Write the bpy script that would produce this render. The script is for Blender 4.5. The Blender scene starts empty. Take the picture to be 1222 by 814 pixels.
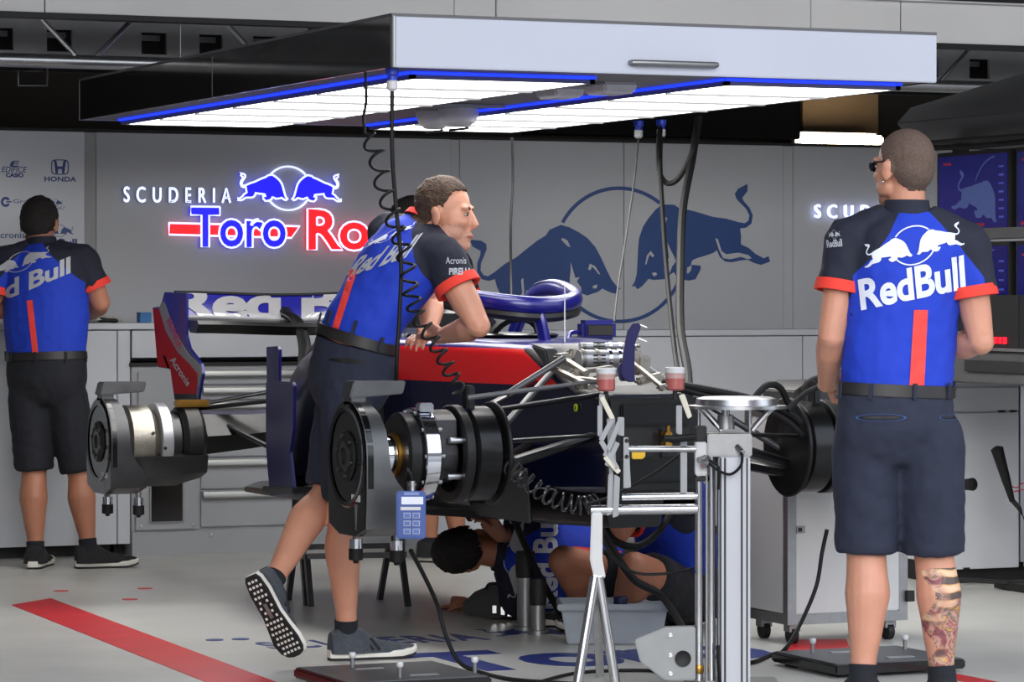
import bpy, bmesh, math, random
from mathutils import Vector, Matrix, noise
from mathutils.bvhtree import BVHTree
PI = math.pi
random.seed(7)
sc = bpy.context.scene
col = sc.collection

# ------------------------------------------------------------------ camera
F_PX, CAM_H, HORIZON = 4000.0, 1.28, 350.0      # focal length in pixels of the 1222x814 frame
TH = math.radians(23.4)                          # the view is turned this far right of the garage's depth axis
ST, CT = math.sin(TH), math.cos(TH)
cam_d = bpy.data.cameras.new('camera')
cam = bpy.data.objects.new('camera', cam_d); col.objects.link(cam)
cam.location = (0, 0, CAM_H)
cam.rotation_euler = (PI/2, 0, -TH)
cam_d.sensor_width = 36.0
cam_d.lens = 36.0*F_PX/1222.0
cam_d.shift_y = -(407.0-HORIZON)/1222.0
cam_d.clip_end = 300
sc.camera = cam

# ------------------------------------------------------------------ sky, exposure
sc.view_settings.view_transform = 'Standard'
sc.view_settings.look = 'None'
sc.view_settings.gamma = 1.0
sc.view_settings.use_curve_mapping = False
sc.view_settings.exposure = 0.62
w = bpy.data.worlds.new('overcast_sky'); sc.world = w; w.use_nodes = True
nt = w.node_tree; nt.nodes.clear()
wo = nt.nodes.new('ShaderNodeOutputWorld'); bg = nt.nodes.new('ShaderNodeBackground')
tc = nt.nodes.new('ShaderNodeTexCoord'); sx = nt.nodes.new('ShaderNodeSeparateXYZ'); rp = nt.nodes.new('ShaderNodeValToRGB')
nt.links.new(tc.outputs['Generated'], sx.inputs[0]); nt.links.new(sx.outputs['Z'], rp.inputs[0])
rp.color_ramp.elements[0].color = (0.86, 0.90, 0.97, 1); rp.color_ramp.elements[1].color = (0.70, 0.80, 1.0, 1)
nt.links.new(rp.outputs[0], bg.inputs[0]); bg.inputs[1].default_value = 1.5
nt.links.new(bg.outputs[0], wo.inputs[0])
sun_d = bpy.data.lights.new('hazy_sun', 'SUN'); sun_d.energy = 1.1; sun_d.angle = math.radians(34); sun_d.color = (1, .96, .9)
sun = bpy.data.objects.new('hazy_sun', sun_d); col.objects.link(sun)
sun.rotation_euler = (math.radians(75), 0, math.radians(-16))

# ------------------------------------------------------------------ pixel rays (a pixel is a direction; depth comes from floor, wall or size)
def ray(px, py):
    a, b = (px-611.0)/F_PX, (HORIZON-py)/F_PX
    return Vector((ST+CT*a, CT-ST*a, b))
def PD(px, py, D): r = ray(px, py); return Vector((0, 0, CAM_H))+r*D
def PY(px, py, Y): r = ray(px, py); return Vector((0, 0, CAM_H))+r*(Y/r.y)
def PX(px, py, X): r = ray(px, py); return Vector((0, 0, CAM_H))+r*(X/r.x)
def PZ(px, py, z=0.0): r = ray(px, py); return Vector((0, 0, CAM_H))+r*((z-CAM_H)/r.z)
VR, VF, VU = Vector((CT, -ST, 0)), Vector((ST, CT, 0)), Vector((0, 0, 1))    # right, forward, up of the view

# ------------------------------------------------------------------ materials
def lin(c):
    c = c/255.0
    return c/12.92 if c <= 0.04045 else ((c+0.055)/1.055)**2.4
def rgb(r, g, b): return (lin(r), lin(g), lin(b), 1)
MATS = {}
def mat(name, color, rough=0.5, metal=0.0, var=0.06, scale=12.0, bump=0.0, bscale=60.0, coat=0.0, emit=None, estr=0.0, trans=0.0, aniso=False, spec=0.5, sss=0.0, stretch=None):
    if name in MATS: return MATS[name]
    m = bpy.data.materials.new(name); m.use_nodes = True
    n = m.node_tree; bs = n.nodes['Principled BSDF']; L = n.links.new
    bs.inputs['Roughness'].default_value = rough; bs.inputs['Metallic'].default_value = metal
    bs.inputs['Coat Weight'].default_value = coat; bs.inputs['Coat Roughness'].default_value = 0.06
    bs.inputs['Transmission Weight'].default_value = trans; bs.inputs['Specular IOR Level'].default_value = spec
    if sss: bs.inputs['Subsurface Weight'].default_value = sss; bs.inputs['Subsurface Radius'].default_value = (.02, .008, .004)
    t = n.nodes.new('ShaderNodeTexCoord'); src = t.outputs['Object']
    if stretch:
        mp = n.nodes.new('ShaderNodeMapping'); mp.inputs['Scale'].default_value = stretch
        L(t.outputs['Object'], mp.inputs[0]); src = mp.outputs[0]
    no = n.nodes.new('ShaderNodeTexNoise'); no.inputs['Scale'].default_value = scale; no.inputs['Detail'].default_value = 5
    L(src, no.inputs['Vector'])
    r = n.nodes.new('ShaderNodeValToRGB'); r.color_ramp.elements[0].position = .3; r.color_ramp.elements[1].position = .7
    c = color
    r.color_ramp.elements[0].color = tuple(max(0, x*(1-var)) for x in c[:3])+(1,)
    r.color_ramp.elements[1].color = tuple(min(1, x*(1+var)) for x in c[:3])+(1,)
    L(no.outputs['Fac'], r.inputs[0]); L(r.outputs[0], bs.inputs['Base Color'])
    if bump:
        nb = n.nodes.new('ShaderNodeTexNoise'); nb.inputs['Scale'].default_value = bscale; nb.inputs['Detail'].default_value = 3
        L(src, nb.inputs['Vector'])
        bp = n.nodes.new('ShaderNodeBump'); bp.inputs['Strength'].default_value = bump; bp.inputs['Distance'].default_value = .02
        L(nb.outputs['Fac'], bp.inputs['Height']); L(bp.outputs[0], bs.inputs['Normal'])
    if emit: bs.inputs['Emission Color'].default_value = emit; bs.inputs['Emission Strength'].default_value = estr
    MATS[name] = m
    return m
def carbon(name='carbon', base=18, rough=.35):
    if name in MATS: return MATS[name]
    m = mat(name, rgb(base, base, base+1), rough, 0, .25, 9, coat=.12, spec=.35)
    n = m.node_tree; bs = n.nodes['Principled BSDF']; L = n.links.new
    t = n.nodes.new('ShaderNodeTexCoord'); ck = n.nodes.new('ShaderNodeTexChecker'); ck.inputs['Scale'].default_value = 160
    L(t.outputs['Object'], ck.inputs['Vector'])
    bp = n.nodes.new('ShaderNodeBump'); bp.inputs['Strength'].default_value = .12; bp.inputs['Distance'].default_value = .002
    L(ck.outputs['Fac'], bp.inputs['Height']); L(bp.outputs[0], bs.inputs['Normal'])
    return m

# ------------------------------------------------------------------ mesh builder
def frame(axis, up=Vector((0, 0, 1))):
    a = Vector(axis).normalized()
    if abs(a.dot(up)) > .97: up = Vector((0, 1, 0)) if abs(a.y) < .9 else Vector((1, 0, 0))
    u = up.cross(a).normalized(); v = a.cross(u).normalized()
    return a, u, v
class MB:
    def __init__(s): s.v = []; s.f = []; s.m = []
    def add(s, vs, fs, mi=0):
        o = len(s.v); s.v += [Vector(p) for p in vs]; s.f += [tuple(i+o for i in f) for f in fs]; s.m += [mi]*len(fs); return s
    def box(s, c, d, R=None, mi=0, taper=1.0):
        hx, hy, hz = d[0]/2, d[1]/2, d[2]/2; c = Vector(c); vs = []
        for z in (-1, 1):
            k = taper if z > 0 else 1.0
            for (x, y) in ((-1, -1), (1, -1), (1, 1), (-1, 1)):
                p = Vector((x*hx*k, y*hy*k, z*hz))
                vs.append(c+(R@p if R else p))
        return s.add(vs, [(3, 2, 1, 0), (4, 5, 6, 7), (0, 1, 5, 4), (1, 2, 6, 5), (2, 3, 7, 6), (3, 0, 4, 7)], mi)
    def span(s, a, b, mi=0):
        a, b = Vector(a), Vector(b); lo = [min(a[i], b[i]) for i in range(3)]; hi = [max(a[i], b[i]) for i in range(3)]
        return s.box([(lo[i]+hi[i])/2 for i in range(3)], [hi[i]-lo[i] for i in range(3)], None, mi)
    def bar(s, p, q, wd, ht, mi=0, up=Vector((0, 0, 1))):
        p, q = Vector(p), Vector(q); a, u, v = frame(q-p, up); vs = []
        for e in (p, q):
            for (x, y) in ((-1, -1), (1, -1), (1, 1), (-1, 1)): vs.append(e+u*(x*wd/2)+v*(y*ht/2))
        return s.add(vs, [(0, 3, 2, 1), (4, 5, 6, 7), (0, 1, 5, 4), (1, 2, 6, 5), (2, 3, 7, 6), (3, 0, 4, 7)], mi)
    def sweep(s, pts, rads, n=12, mi=0, caps=True, up=Vector((0, 0, 1)), power=1.0):
        """rings of radius r or (ru, rv) along pts"""
        pts = [Vector(p) for p in pts]; N = len(pts); vs = []; prev = None
        for i, p in enumerate(pts):
            t = (pts[min(i+1, N-1)]-pts[max(i-1, 0)])
            if t.length < 1e-9: t = Vector((0, 0, 1))
            t.normalize()
            if prev is None: a, u, v = frame(t, up)
            else:
                u = prev-t*prev.dot(t)
                u = u.normalized() if u.length > 1e-6 else frame(t, up)[1]
                v = t.cross(u)
            prev = u
            r = rads[i] if isinstance(rads, list) else rads
            ru, rv = r if isinstance(r, (tuple, list)) else (r, r)
            for k in range(n):
                an = 2*PI*k/n; cx, sy = math.cos(an), math.sin(an)
                if power != 1.0:
                    cx = math.copysign(abs(cx)**power, cx); sy = math.copysign(abs(sy)**power, sy)
                vs.append(p+u*(cx*ru)+v*(sy*rv))
        fs = []
        for i in range(N-1):
            for k in range(n):
                a, b = i*n+k, i*n+(k+1) % n
                fs.append((a, b, b+n, a+n))
        if caps: fs.append(tuple(range(n-1, -1, -1))); fs.append(tuple((N-1)*n+k for k in range(n)))
        return s.add(vs, fs, mi)
    def tube(s, pts, r, n=8, mi=0): return s.sweep(pts, r, n, mi)
    def cyl(s, p, q, r, r2=None, n=16, mi=0): return s.sweep([p, q], [r, r if r2 is None else r2], n, mi)
    def lathe(s, prof, c, axis=(0, 0, 1), n=24, mi=0, a0=0.0, a1=2*PI, up=Vector((0, 0, 1))):
        """prof: list of (radius, height along axis)"""
        c = Vector(c); a, u, v = frame(axis, up); full = abs(a1-a0-2*PI) < 1e-6; cnt = n if full else n+1; vs = []
        for (r, h) in prof:
            for k in range(cnt):
                t = a0+(a1-a0)*k/n
                vs.append(c+a*h+u*(r*math.cos(t))+v*(r*math.sin(t)))
        fs = []
        for i in range(len(prof)-1):
            for k in range(n):
                x, y = i*cnt+k, i*cnt+(k+1) % cnt
                fs.append((x, y, y+cnt, x+cnt))
        return s.add(vs, fs, mi)
    def prism(s, poly, o, ex, ey, depth, mi=0):
        """2-D polygon (list of (x,y)) in the plane o+ex*x+ey*y, extruded by vector depth"""
        o, ex, ey, d = Vector(o), Vector(ex), Vector(ey), Vector(depth); n = len(poly)
        A = [o+ex*x+ey*y for x, y in poly]; B = [p+d for p in A]
        fs = [tuple(range(n-1, -1, -1)), tuple(range(n, 2*n))]+[(i, (i+1) % n, n+(i+1) % n, n+i) for i in range(n)]
        return s.add(A+B, fs, mi)
    def ball(s, c, r, n=12, m=8, mi=0, R=None):
        c = Vector(c); rr = r if isinstance(r, (tuple, list)) else (r, r, r); vs = []; fs = []
        for i in range(m+1):
            ph = PI*i/m
            for k in range(n):
                t = 2*PI*k/n; p = Vector((rr[0]*math.sin(ph)*math.cos(t), rr[1]*math.sin(ph)*math.sin(t), rr[2]*math.cos(ph)))
                vs.append(c+(R@p if R else p))
        for i in range(m):
            for k in range(n): fs.append((i*n+k, (i+1)*n+k, (i+1)*n+(k+1) % n, i*n+(k+1) % n))
        return s.add(vs, fs, mi)
    def loft(s, rings, mi=0, caps=True, closed=True):
        n = len(rings[0]); vs = [p for r in rings for p in r]; fs = []
        for i in range(len(rings)-1):
            for k in range(n if closed else n-1):
                a, b = i*n+k, i*n+(k+1) % n; fs.append((a, b, b+n, a+n))
        if caps and closed: fs.append(tuple(range(n-1, -1, -1))); fs.append(tuple((len(rings)-1)*n+k for k in range(n)))
        return s.add(vs, fs, mi)
    def mesh(s, name, origin=Vector((0, 0, 0)), clean=True):
        me = bpy.data.meshes.new(name)
        me.from_pydata([p-origin for p in s.v], [], s.f)
        for i, p in enumerate(me.polygons): p.material_index = s.m[i]
        if clean:
            b = bmesh.new(); b.from_mesh(me)
            bmesh.ops.remove_doubles(b, verts=b.verts, dist=1e-6)
            bmesh.ops.recalc_face_normals(b, faces=b.faces); b.to_mesh(me); b.free()
        return me
    def build(s, name, mats, parent=None, smooth=35, bevel=0.0, clean=True):
        root = parent
        while root is not None and root.parent is not None: root = root.parent
        org = Vector(root['org']) if root is not None else Vector((0, 0, 0))
        me = s.mesh(name, org, clean)
        return link(name, me, mats, parent, smooth, bevel)
def link(name, me, mats, parent=None, smooth=35, bevel=0.0):
    if not isinstance(mats, (list, tuple)): mats = [mats]
    for m in mats: me.materials.append(m)
    if bevel:
        b = bmesh.new(); b.from_mesh(me)
        es = [e for e in b.edges if len(e.link_faces) == 2 and e.calc_face_angle(0) > .6]
        try: bmesh.ops.bevel(b, geom=es, offset=bevel, segments=2, affect='EDGES', clamp_overlap=True)
        except Exception: pass
        b.to_mesh(me); b.free()
    if smooth:
        me.polygons.foreach_set('use_smooth', [True]*len(me.polygons)); me.set_sharp_from_angle(angle=math.radians(smooth))
    o = bpy.data.objects.new(name, me); col.objects.link(o)
    if parent is not None: o.parent = parent
    else: o['org'] = (0.0, 0.0, 0.0)
    return o
def tag(o, label, cat, group=None, kind=None):
    if label: o['label'] = label
    if cat: o['category'] = cat
    if group: o['group'] = group
    if kind: o['kind'] = kind
    return o
def thing(name, label, cat, loc, group=None):
    """an Empty at the thing's base; its parts are built in world coordinates and stored relative to it"""
    o = bpy.data.objects.new(name, None); col.objects.link(o); o.empty_display_size = .1
    o.location = loc; o['org'] = tuple(loc)
    return tag(o, label, cat, group)
def solo(mb, name, m, label, cat, group=None, smooth=35, bevel=0.0, loc=None):
    """a thing of one mesh, with its origin at its base"""
    if loc is None:
        n = len(mb.v); zmin = min(p.z for p in mb.v)
        loc = Vector((sum(p.x for p in mb.v)/n, sum(p.y for p in mb.v)/n, zmin))
    me = mb.mesh(name, Vector(loc)); o = link(name, me, m, None, smooth, bevel); o.location = loc; o['org'] = tuple(loc)
    return tag(o, label, cat, group)
def struct(o): o['kind'] = 'structure'; return o
def piece(name, me, mats_done, loc, parent, rot=None, scale=None):
    """one of many alike pieces, sharing mesh data"""
    o = bpy.data.objects.new(name, me); col.objects.link(o); o.parent = parent
    root = parent
    while root.parent is not None: root = root.parent
    o.location = Vector(loc)-Vector(root['org'])
    if rot: o.rotation_euler = rot
    if scale: o.scale = scale
    return o
def catmull(pts, k=8):
    pts = [Vector(p) for p in pts]; out = []
    for i in range(len(pts)-1):
        p0, p1, p2, p3 = pts[max(i-1, 0)], pts[i], pts[i+1], pts[min(i+2, len(pts)-1)]
        for j in range(k):
            t = j/k
            out.append(.5*((2*p1)+(p2-p0)*t+(2*p0-5*p1+4*p2-p3)*t*t+(3*p1-p0-3*p2+p3)*t**3))
    out.append(pts[-1]); return out

# ------------------------------------------------------------------ lettering and emblems (flat 2-D shapes)
def text2d(s, bold=0.0, space=1.0, shear=0.0):
    cu = bpy.data.curves.new('t', 'FONT'); cu.body = s; cu.size = 1; cu.offset = bold; cu.space_character = space; cu.shear = shear
    cu.resolution_u = 4; cu.fill_mode = 'FRONT'
    o = bpy.data.objects.new('t', cu); col.objects.link(o)
    dg = bpy.context.evaluated_depsgraph_get(); dg.update()
    me = bpy.data.meshes.new_from_object(o.evaluated_get(dg))
    vs = [(v.co.x, v.co.y) for v in me.vertices]; fs = [tuple(p.vertices) for p in me.polygons]
    bpy.data.objects.remove(o); bpy.data.curves.remove(cu); bpy.data.meshes.remove(me)
    return vs, fs
def fit2d(shape, x0, x1, y0, y1):
    vs, fs = shape; xs = [v[0] for v in vs]; ys = [v[1] for v in vs]
    a, b, c, d = min(xs), max(xs), min(ys), max(ys)
    return [(x0+(x-a)/(b-a)*(x1-x0), y0+(y-c)/(d-c)*(y1-y0)) for x, y in vs], fs
def merge2d(*shapes):
    V, F = [], []
    for vs, fs in shapes:
        o = len(V); V += list(vs); F += [tuple(i+o for i in f) for f in fs]
    return V, F
def place2d(shape, fn): return [fn(x, y) for x, y in shape[0]], shape[1]
def rot2d(shape, a, cx=0, cy=0):
    ca, sa = math.cos(a), math.sin(a)
    return [(cx+(x-cx)*ca-(y-cy)*sa, cy+(x-cx)*sa+(y-cy)*ca) for x, y in shape[0]], shape[1]
def islands(vs, fs):
    par = list(range(len(vs)))
    # merge coincident vertices first
    key = {}
    def find(a):
        while par[a] != a: par[a] = par[par[a]]; a = par[a]
        return a
    for i, v in enumerate(vs):
        k = tuple(round(c, 6) for c in v)
        if k in key: par[find(i)] = find(key[k])
        else: key[k] = i
    for f in fs:
        for i in f[1:]: par[find(i)] = find(f[0])
    g = {}
    for f in fs: g.setdefault(find(f[0]), []).append(f)
    out = []
    for fl in g.values():
        ids = sorted({i for f in fl for i in f}); mp = {i: k for k, i in enumerate(ids)}
        out.append(([vs[i] for i in ids], [tuple(mp[i] for i in f) for f in fl]))
    return out
def solid2d(mb, shape, o, ex, ey, dv, mi=0):
    """2-D shape with thickness dv (vector, points away from the viewer's side)"""
    o, ex, ey, dv = Vector(o), Vector(ex), Vector(ey), Vector(dv)
    vs, fs = shape; key = {}; ids = []; P = []
    for v in vs:
        k = (round(v[0], 5), round(v[1], 5))
        if k not in key: key[k] = len(P); P.append(v)
        ids.append(key[k])
    A = [o+ex*x+ey*y for x, y in P]; B = [p+dv for p in A]; n = len(A)
    F = []
    for f in fs:
        g = []
        for i in f:
            if ids[i] not in g: g.append(ids[i])
        if len(g) >= 3: F.append(tuple(g))
    cnt = {}
    for f in F:
        for i in range(len(f)):
            e = (f[i], f[(i+1) % len(f)]); cnt[e] = 1
    fs2 = [tuple(f) for f in F]+[tuple(i+n for i in reversed(f)) for f in F]
    for (a, b) in cnt:
        if (b, a) not in cnt: fs2.append((b, a, a+n, b+n))
    return mb.add(A+B, fs2, mi)
def poly2d(pts):
    from mathutils.geometry import tessellate_polygon
    return list(pts), [tuple(t) for t in tessellate_polygon([[Vector((x, y, 0)) for x, y in pts]])]
def ring2d(cx, cy, r0, r1, a0=0, a1=2*PI, n=48):
    vs, fs = [], []
    for k in range(n+1):
        t = a0+(a1-a0)*k/n
        vs += [(cx+r0*math.cos(t), cy+r0*math.sin(t)), (cx+r1*math.cos(t), cy+r1*math.sin(t))]
    for k in range(n): fs.append((2*k, 2*k+1, 2*k+3, 2*k+2))
    return vs, fs
_B = [(690,190),(735,190),(755,203),(790,208),(830,218),(880,232),(930,238),(975,250),(1000,254),(1014,244),(1017,225),(1005,202),(985,183),(968,166),(962,148),(975,130),(1010,112),(1010,138),(990,163),(997,176),(1018,198),(1030,225),(1025,255),(1005,270),(982,273),(986,300),(985,330),(1015,343),(1040,364),(1072,380),(1090,372),(1096,392),(1060,404),(1035,397),(1010,385),(985,388),(950,395),(925,392),(905,375),(895,352),(880,362),(850,372),(822,380),(803,388),(797,404),(834,407),(834,420),(815,456),(790,461),(765,458),(745,450),(735,430),(716,442),(700,456),(660,459),(640,455),(630,467),(616,482),(600,492),(590,480),(578,483),(590,465),(597,440),(600,400),(602,350),(606,310),(620,270),(640,240),(665,210)]
_C = [[(690,250),(703,234),(710,238),(698,268),(690,275)], [(628,405),(634,372),(648,356),(662,372),(655,378),(645,368),(638,384),(633,402)], [(652,434),(668,432),(672,440),(660,446)], [(710,325),(722,352),(735,375),(742,392),(728,410),(716,438),(710,420),(716,395),(700,385),(716,382)], [(888,308),(898,312),(912,355),(930,366),(975,360),(1012,368),(1026,380),(1010,383),(985,375),(945,384),(918,380),(903,352)], [(782,430),(784,414),(800,406),(797,425),(786,437)]]
def _norm(p):
    x, y = (p[0]-535)/236.0, -(p[1]-370)/236.0
    a = -math.radians(11.6)
    return (x*math.cos(a)-y*math.sin(a), x*math.sin(a)+y*math.cos(a))
BULL = [_norm(p) for p in _B]; CUTS = [[_norm(p) for p in c] for c in _C]
def bulls2d(ring=.05):
    b = poly2d(BULL); m = poly2d([(-x, y) for x, y in reversed(BULL)])
    r = merge2d(ring2d(0, 0, 1-ring/2, 1+ring/2, math.radians(40), math.radians(140), 36), ring2d(0, 0, 1-ring/2, 1+ring/2, math.radians(213), math.radians(327), 40))
    return merge2d(b, m), r
def cuts2d(): return merge2d(*([poly2d(c) for c in CUTS]+[poly2d([(-x, y) for x, y in reversed(c)]) for c in CUTS]))
# ================================================================== materials of the place
M_floor = mat('epoxy_floor', rgb(198, 197, 191), .34, 0, .07, 3.0, .03, 25)
M_pit = mat('pit_lane_concrete', rgb(150, 148, 144), .8, 0, .1, 1.2, .1, 40)
M_wall = mat('grey_gloss_panel', rgb(178, 179, 182), .27, 0, .03, 1.5, .02, 3)
M_wall_l = mat('pale_gloss_panel', rgb(208, 211, 217), .25, 0, .03, 1.5, .02, 3)
M_strip = mat('grey_strip', rgb(158, 158, 158), .4, 0, .04)
M_side = mat('side_wall_grey', rgb(110, 110, 112), .6, 0, .06)
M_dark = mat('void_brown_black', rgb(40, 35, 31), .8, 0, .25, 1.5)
M_black = mat('matt_black', rgb(16, 16, 17), .6, 0, .2)
M_head = mat('header_white', rgb(222, 222, 222), .55, 0, .03, 2)
M_ceil = mat('ceiling_grey', rgb(70, 70, 70), .8, 0, .1)
M_alu = mat('aluminium', rgb(190, 191, 193), .32, 1.0, .05, 40, stretch=(1, 1, .05))
M_alu_d = mat('dull_aluminium', rgb(150, 151, 152), .45, .9, .06, 30)
M_steel = mat('polished_steel', rgb(205, 205, 206), .18, 1.0, .06, 20)
M_duct = mat('grey_perforated_panel', rgb(158, 160, 162), .5, .2, .06)
M_red = mat('red_tape', rgb(205, 34, 44), .42, 0, .07, 6)
M_navyprint = mat('navy_floor_print', rgb(30, 48, 122), .4, 0, .1, 8)
M_bullprint = mat('navy_wall_print', rgb(35, 66, 122), .3, 0, .06, 5)
M_logo = mat('blue_logo_print', rgb(40, 62, 130), .4, 0, .05)
M_canopy = mat('canopy_silver', rgb(186, 190, 203), .38, .15, .02, 2)
M_cside = mat('canopy_gloss_black', rgb(44, 44, 45), .07, 0, .1, 2, coat=.6)
M_cunder = mat('canopy_underside', rgb(92, 92, 96), .5, 0, .05)
M_diff = mat('lit_diffuser', rgb(250, 250, 245), .5, emit=(1, .985, .95, 1), estr=5.0)
M_blueled = mat('blue_led_strip', rgb(20, 40, 230), .4, emit=rgb(20, 45, 250), estr=1.6)
M_bluepl = mat('blue_plastic', rgb(35, 62, 190), .4)
M_whitepl = mat('white_plastic', rgb(205, 205, 207), .45)
M_cable = mat('black_rubber', rgb(18, 18, 19), .62, 0, .2, spec=.3)
M_cab = mat('cabinet_grey', rgb(160, 162, 166), .42, 0, .03, 4)
M_cab2 = mat('cabinet_white', rgb(196, 199, 205), .3, 0, .03, 4)
M_lipm = mat('drawer_lip', rgb(168, 168, 165), .35, .6, .04)

# ================================================================== floor
YW = 16.1                      # face of the panelled back wall
flo = MB().span((1.8, 7.6, -.12), (11.5, 18.6, 0)).build('floor', M_floor); struct(flo)
pit = MB().span((-40, -40, -.14), (60, 7.6, -.015)).build('pit_lane_ground', M_pit); struct(pit)
# unseen barrier added behind the camera so metals mirror grey, not bright sky
struct(MB().span((-30, -14.4, -.02), (45, -14, 3.4)).build('added_reflection_barrier', mat('barrier_grey', rgb(120, 120, 118), .8, 0, .15, .6)))
def floor_patch(name, corners, m, z=.0015):
    P = [PZ(x, y) for x, y in corners]
    return MB().prism([(p.x, p.y) for p in P], (0, 0, .0001), (1, 0, 0), (0, 1, 0), (0, 0, z)).build(name, m, flo, smooth=0)
floor_patch('red_tape', [(13.5, 722.3), (60.5, 714.3), (420, 847.7), (330, 847.8)], M_red)
floor_patch('red_tape', [(1128, 809), (1137, 803.5), (1290, 834), (1290, 846)], M_red)
floor_patch('red_tape', [(930, 778), (948, 764), (1010, 763), (1016, 778)], M_red)
for (x, y) in ((73, 705.5), (173, 702.5), (155, 715.5), (256, 764), (287, 763)):
    c = PZ(x, y)
    MB().lathe([(.001, .002), (.033, .002), (.033, 0)], c, (0, 0, 1), 20).build('floor_mark', M_red if y < 720 else M_navyprint, flo, smooth=0)
# team lettering on the floor (read from the pit lane)
def floor_text(shape, name='floor_lettering'):
    for vs, fs in islands(*shape):
        solid2d(MB(), (vs, fs), (0, 0, .0001), (1, 0, 0), (0, 1, 0), (0, 0, .0012)).build(name, M_navyprint, flo, smooth=0)
fx0, fy0 = PZ(486, 806).x+.16, PZ(486, 806).y
floor_text(fit2d(text2d('Toro', .035, .95), fx0-.02, fx0+1.30, fy0, fy0+.62))
b1, r1 = bulls2d(.07)
floor_text(fit2d(merge2d(b1, r1), fx0+.62, fx0+1.30, fy0+.95, fy0+1.40), 'floor_emblem')
floor_text(fit2d(text2d('SCUDERIA', .02, 1.2), fx0-.3, fx0+.55, fy0+.95, fy0+1.2))

# ================================================================== back wall: panels between narrow strips
wx = lambda px: PY(px, 300, YW).x
wb = MB().span((1.8, YW+.02, 0), (11.5, YW+.10, 2.065)).build('wall_back', M_strip); struct(wb)
seams = [(wx(-420), wx(-206)), (wx(-200), wx(101)), (wx(115), wx(538)), (wx(548.5), wx(744)), (wx(744.8), wx(935)), (wx(946.5), wx(1180)), (wx(1182), wx(1420))]
for i, (a, b) in enumerate(seams):
    MB().span((a, YW, 0.02), (b, YW+.019, 2.08)).build('wall_panel', M_wall_l if i < 2 else M_wall, wb, bevel=.002)
for p0, p1, m in ((101.4, 114.6, M_strip), (538.4, 548.1, M_wall), (935.4, 946.1, M_wall)):
    MB().span((wx(p0), YW+.003, 0), (wx(p1), YW+.019, 2.078)).build('wall_joint_strip', m, wb)
MB().span((1.8, YW-.01, 2.08), (11.5, YW+.11, 2.095)).build('wall_cap', M_black, wb)
# building shell
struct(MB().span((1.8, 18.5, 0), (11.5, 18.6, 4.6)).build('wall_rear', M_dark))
struct(MB().span((1.7, 7.6, 0), (1.8, 18.6, 4.6)).build('wall_left', M_side))
struct(MB().span((11.5, 7.6, 0), (11.6, 18.6, 4.6)).build('wall_right', M_side))
struct(MB().span((1.7, 7.6, 4.6), (11.6, 18.6, 4.7)).build('ceiling', M_ceil))
struct(MB().span((1.7, 7.4, 4.5), (11.6, 7.6, 5.2)).build('trim_1', M_head))
# white header beam across the garage, in panels
YH = 13.8
hd = MB().span((1.8, YH+.012, 2.455), (11.5, YH+.07, 2.70)).build('trim_2', M_black); struct(hd)
hx = lambda px: PY(px, 20, YH).x
hs = [hx(-420), hx(53.5), hx(592), hx(1075), hx(1600)]
for a, b in zip(hs[:-1], hs[1:]):
    MB().span((a+.003, YH, 2.468), (b-.003, YH+.012, 2.66)).build('header_panel', M_head, hd, bevel=.002)
MB().span((1.8, YH-.01, 2.445), (11.5, YH+.08, 2.468)).build('header_lip', M_black, hd)
MB().span((1.8, YH-.03, 2.66), (11.5, YH+.04, 2.668)).build('header_edge_film', M_whitepl, hd)
# grey panel with square openings behind the truss
YD = 14.75
dp = MB().span((1.8, YD+.25, 2.30), (11.5, YD+.27, 2.75)).build('trim_3', M_black); struct(dp)
dx = lambda px: PY(px, 50, YD).x
holes = [(-60, -30), (-14, 16), (56, 86), (169, 199), (238, 266), (302, 332), (1086, 1120), (1157, 1181), (1230, 1262)]
zA, zB, zC, zD = 2.30, 2.375, 2.475, 2.75
MB().span((1.8, YD, zA), (11.5, YD+.02, zB)).build('duct_panel', M_duct, dp)
MB().span((1.8, YD, zC), (11.5, YD+.02, zD)).build('duct_panel', M_duct, dp)
prev = 1.8
for a, b in holes:
    MB().span((prev, YD, zB), (dx(a), YD+.02, zC)).build('duct_panel', M_duct, dp); prev = dx(b)
    MB().span((dx(a), YD+.10, zC-.03), (dx(b), YD+.12, zC-.005)).build('duct_slat', M_alu_d, dp)
MB().span((prev, YD, zB), (11.5, YD+.02, zC)).build('duct_panel', M_duct, dp)
# tubular truss
tr = thing('roof_truss', 'tubular aluminium lattice truss running under the white header beam', 'truss', (6, 14.3, 2.30))
MB().tube([(1.85, 14.3, 2.30), (11.45, 14.3, 2.30)], .03, 14).build('lower_chord', M_alu, tr)
MB().tube([(1.85, 14.3, 2.72), (11.45, 14.3, 2.72)], .03, 14).build('upper_chord', M_alu, tr)
k = 0; x = PY(10, 60, 14.3).x - 2.2
while x < 11:
    MB().tube([(x, 14.3, 2.31 if k % 2 == 0 else 2.71), (x+.40, 14.3, 2.71 if k % 2 == 0 else 2.31)], .011, 8).build('diagonal', M_alu, tr)
    x += .40 if k % 2 == 0 else .46; k += 1
# spotlight hung from the truss
c = PD(39, 80, 15.4)
sp = thing('work_light', 'small round work light in a wire bracket hung from the truss', 'light', c)
MB().cyl(c+Vector((0, 0, -.02)), c+Vector((0, 0, .05)), .045, .06).build('lamp_body', M_black, sp)
MB().tube([c+VR*-.068+Vector((0, 0, .03)), c+VR*-.066+Vector((0, 0, -.085)), c+VR*.066+Vector((0, 0, -.085)), c+VR*.068+Vector((0, 0, .03))], .005, 6).build('bracket', M_alu, sp)
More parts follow.
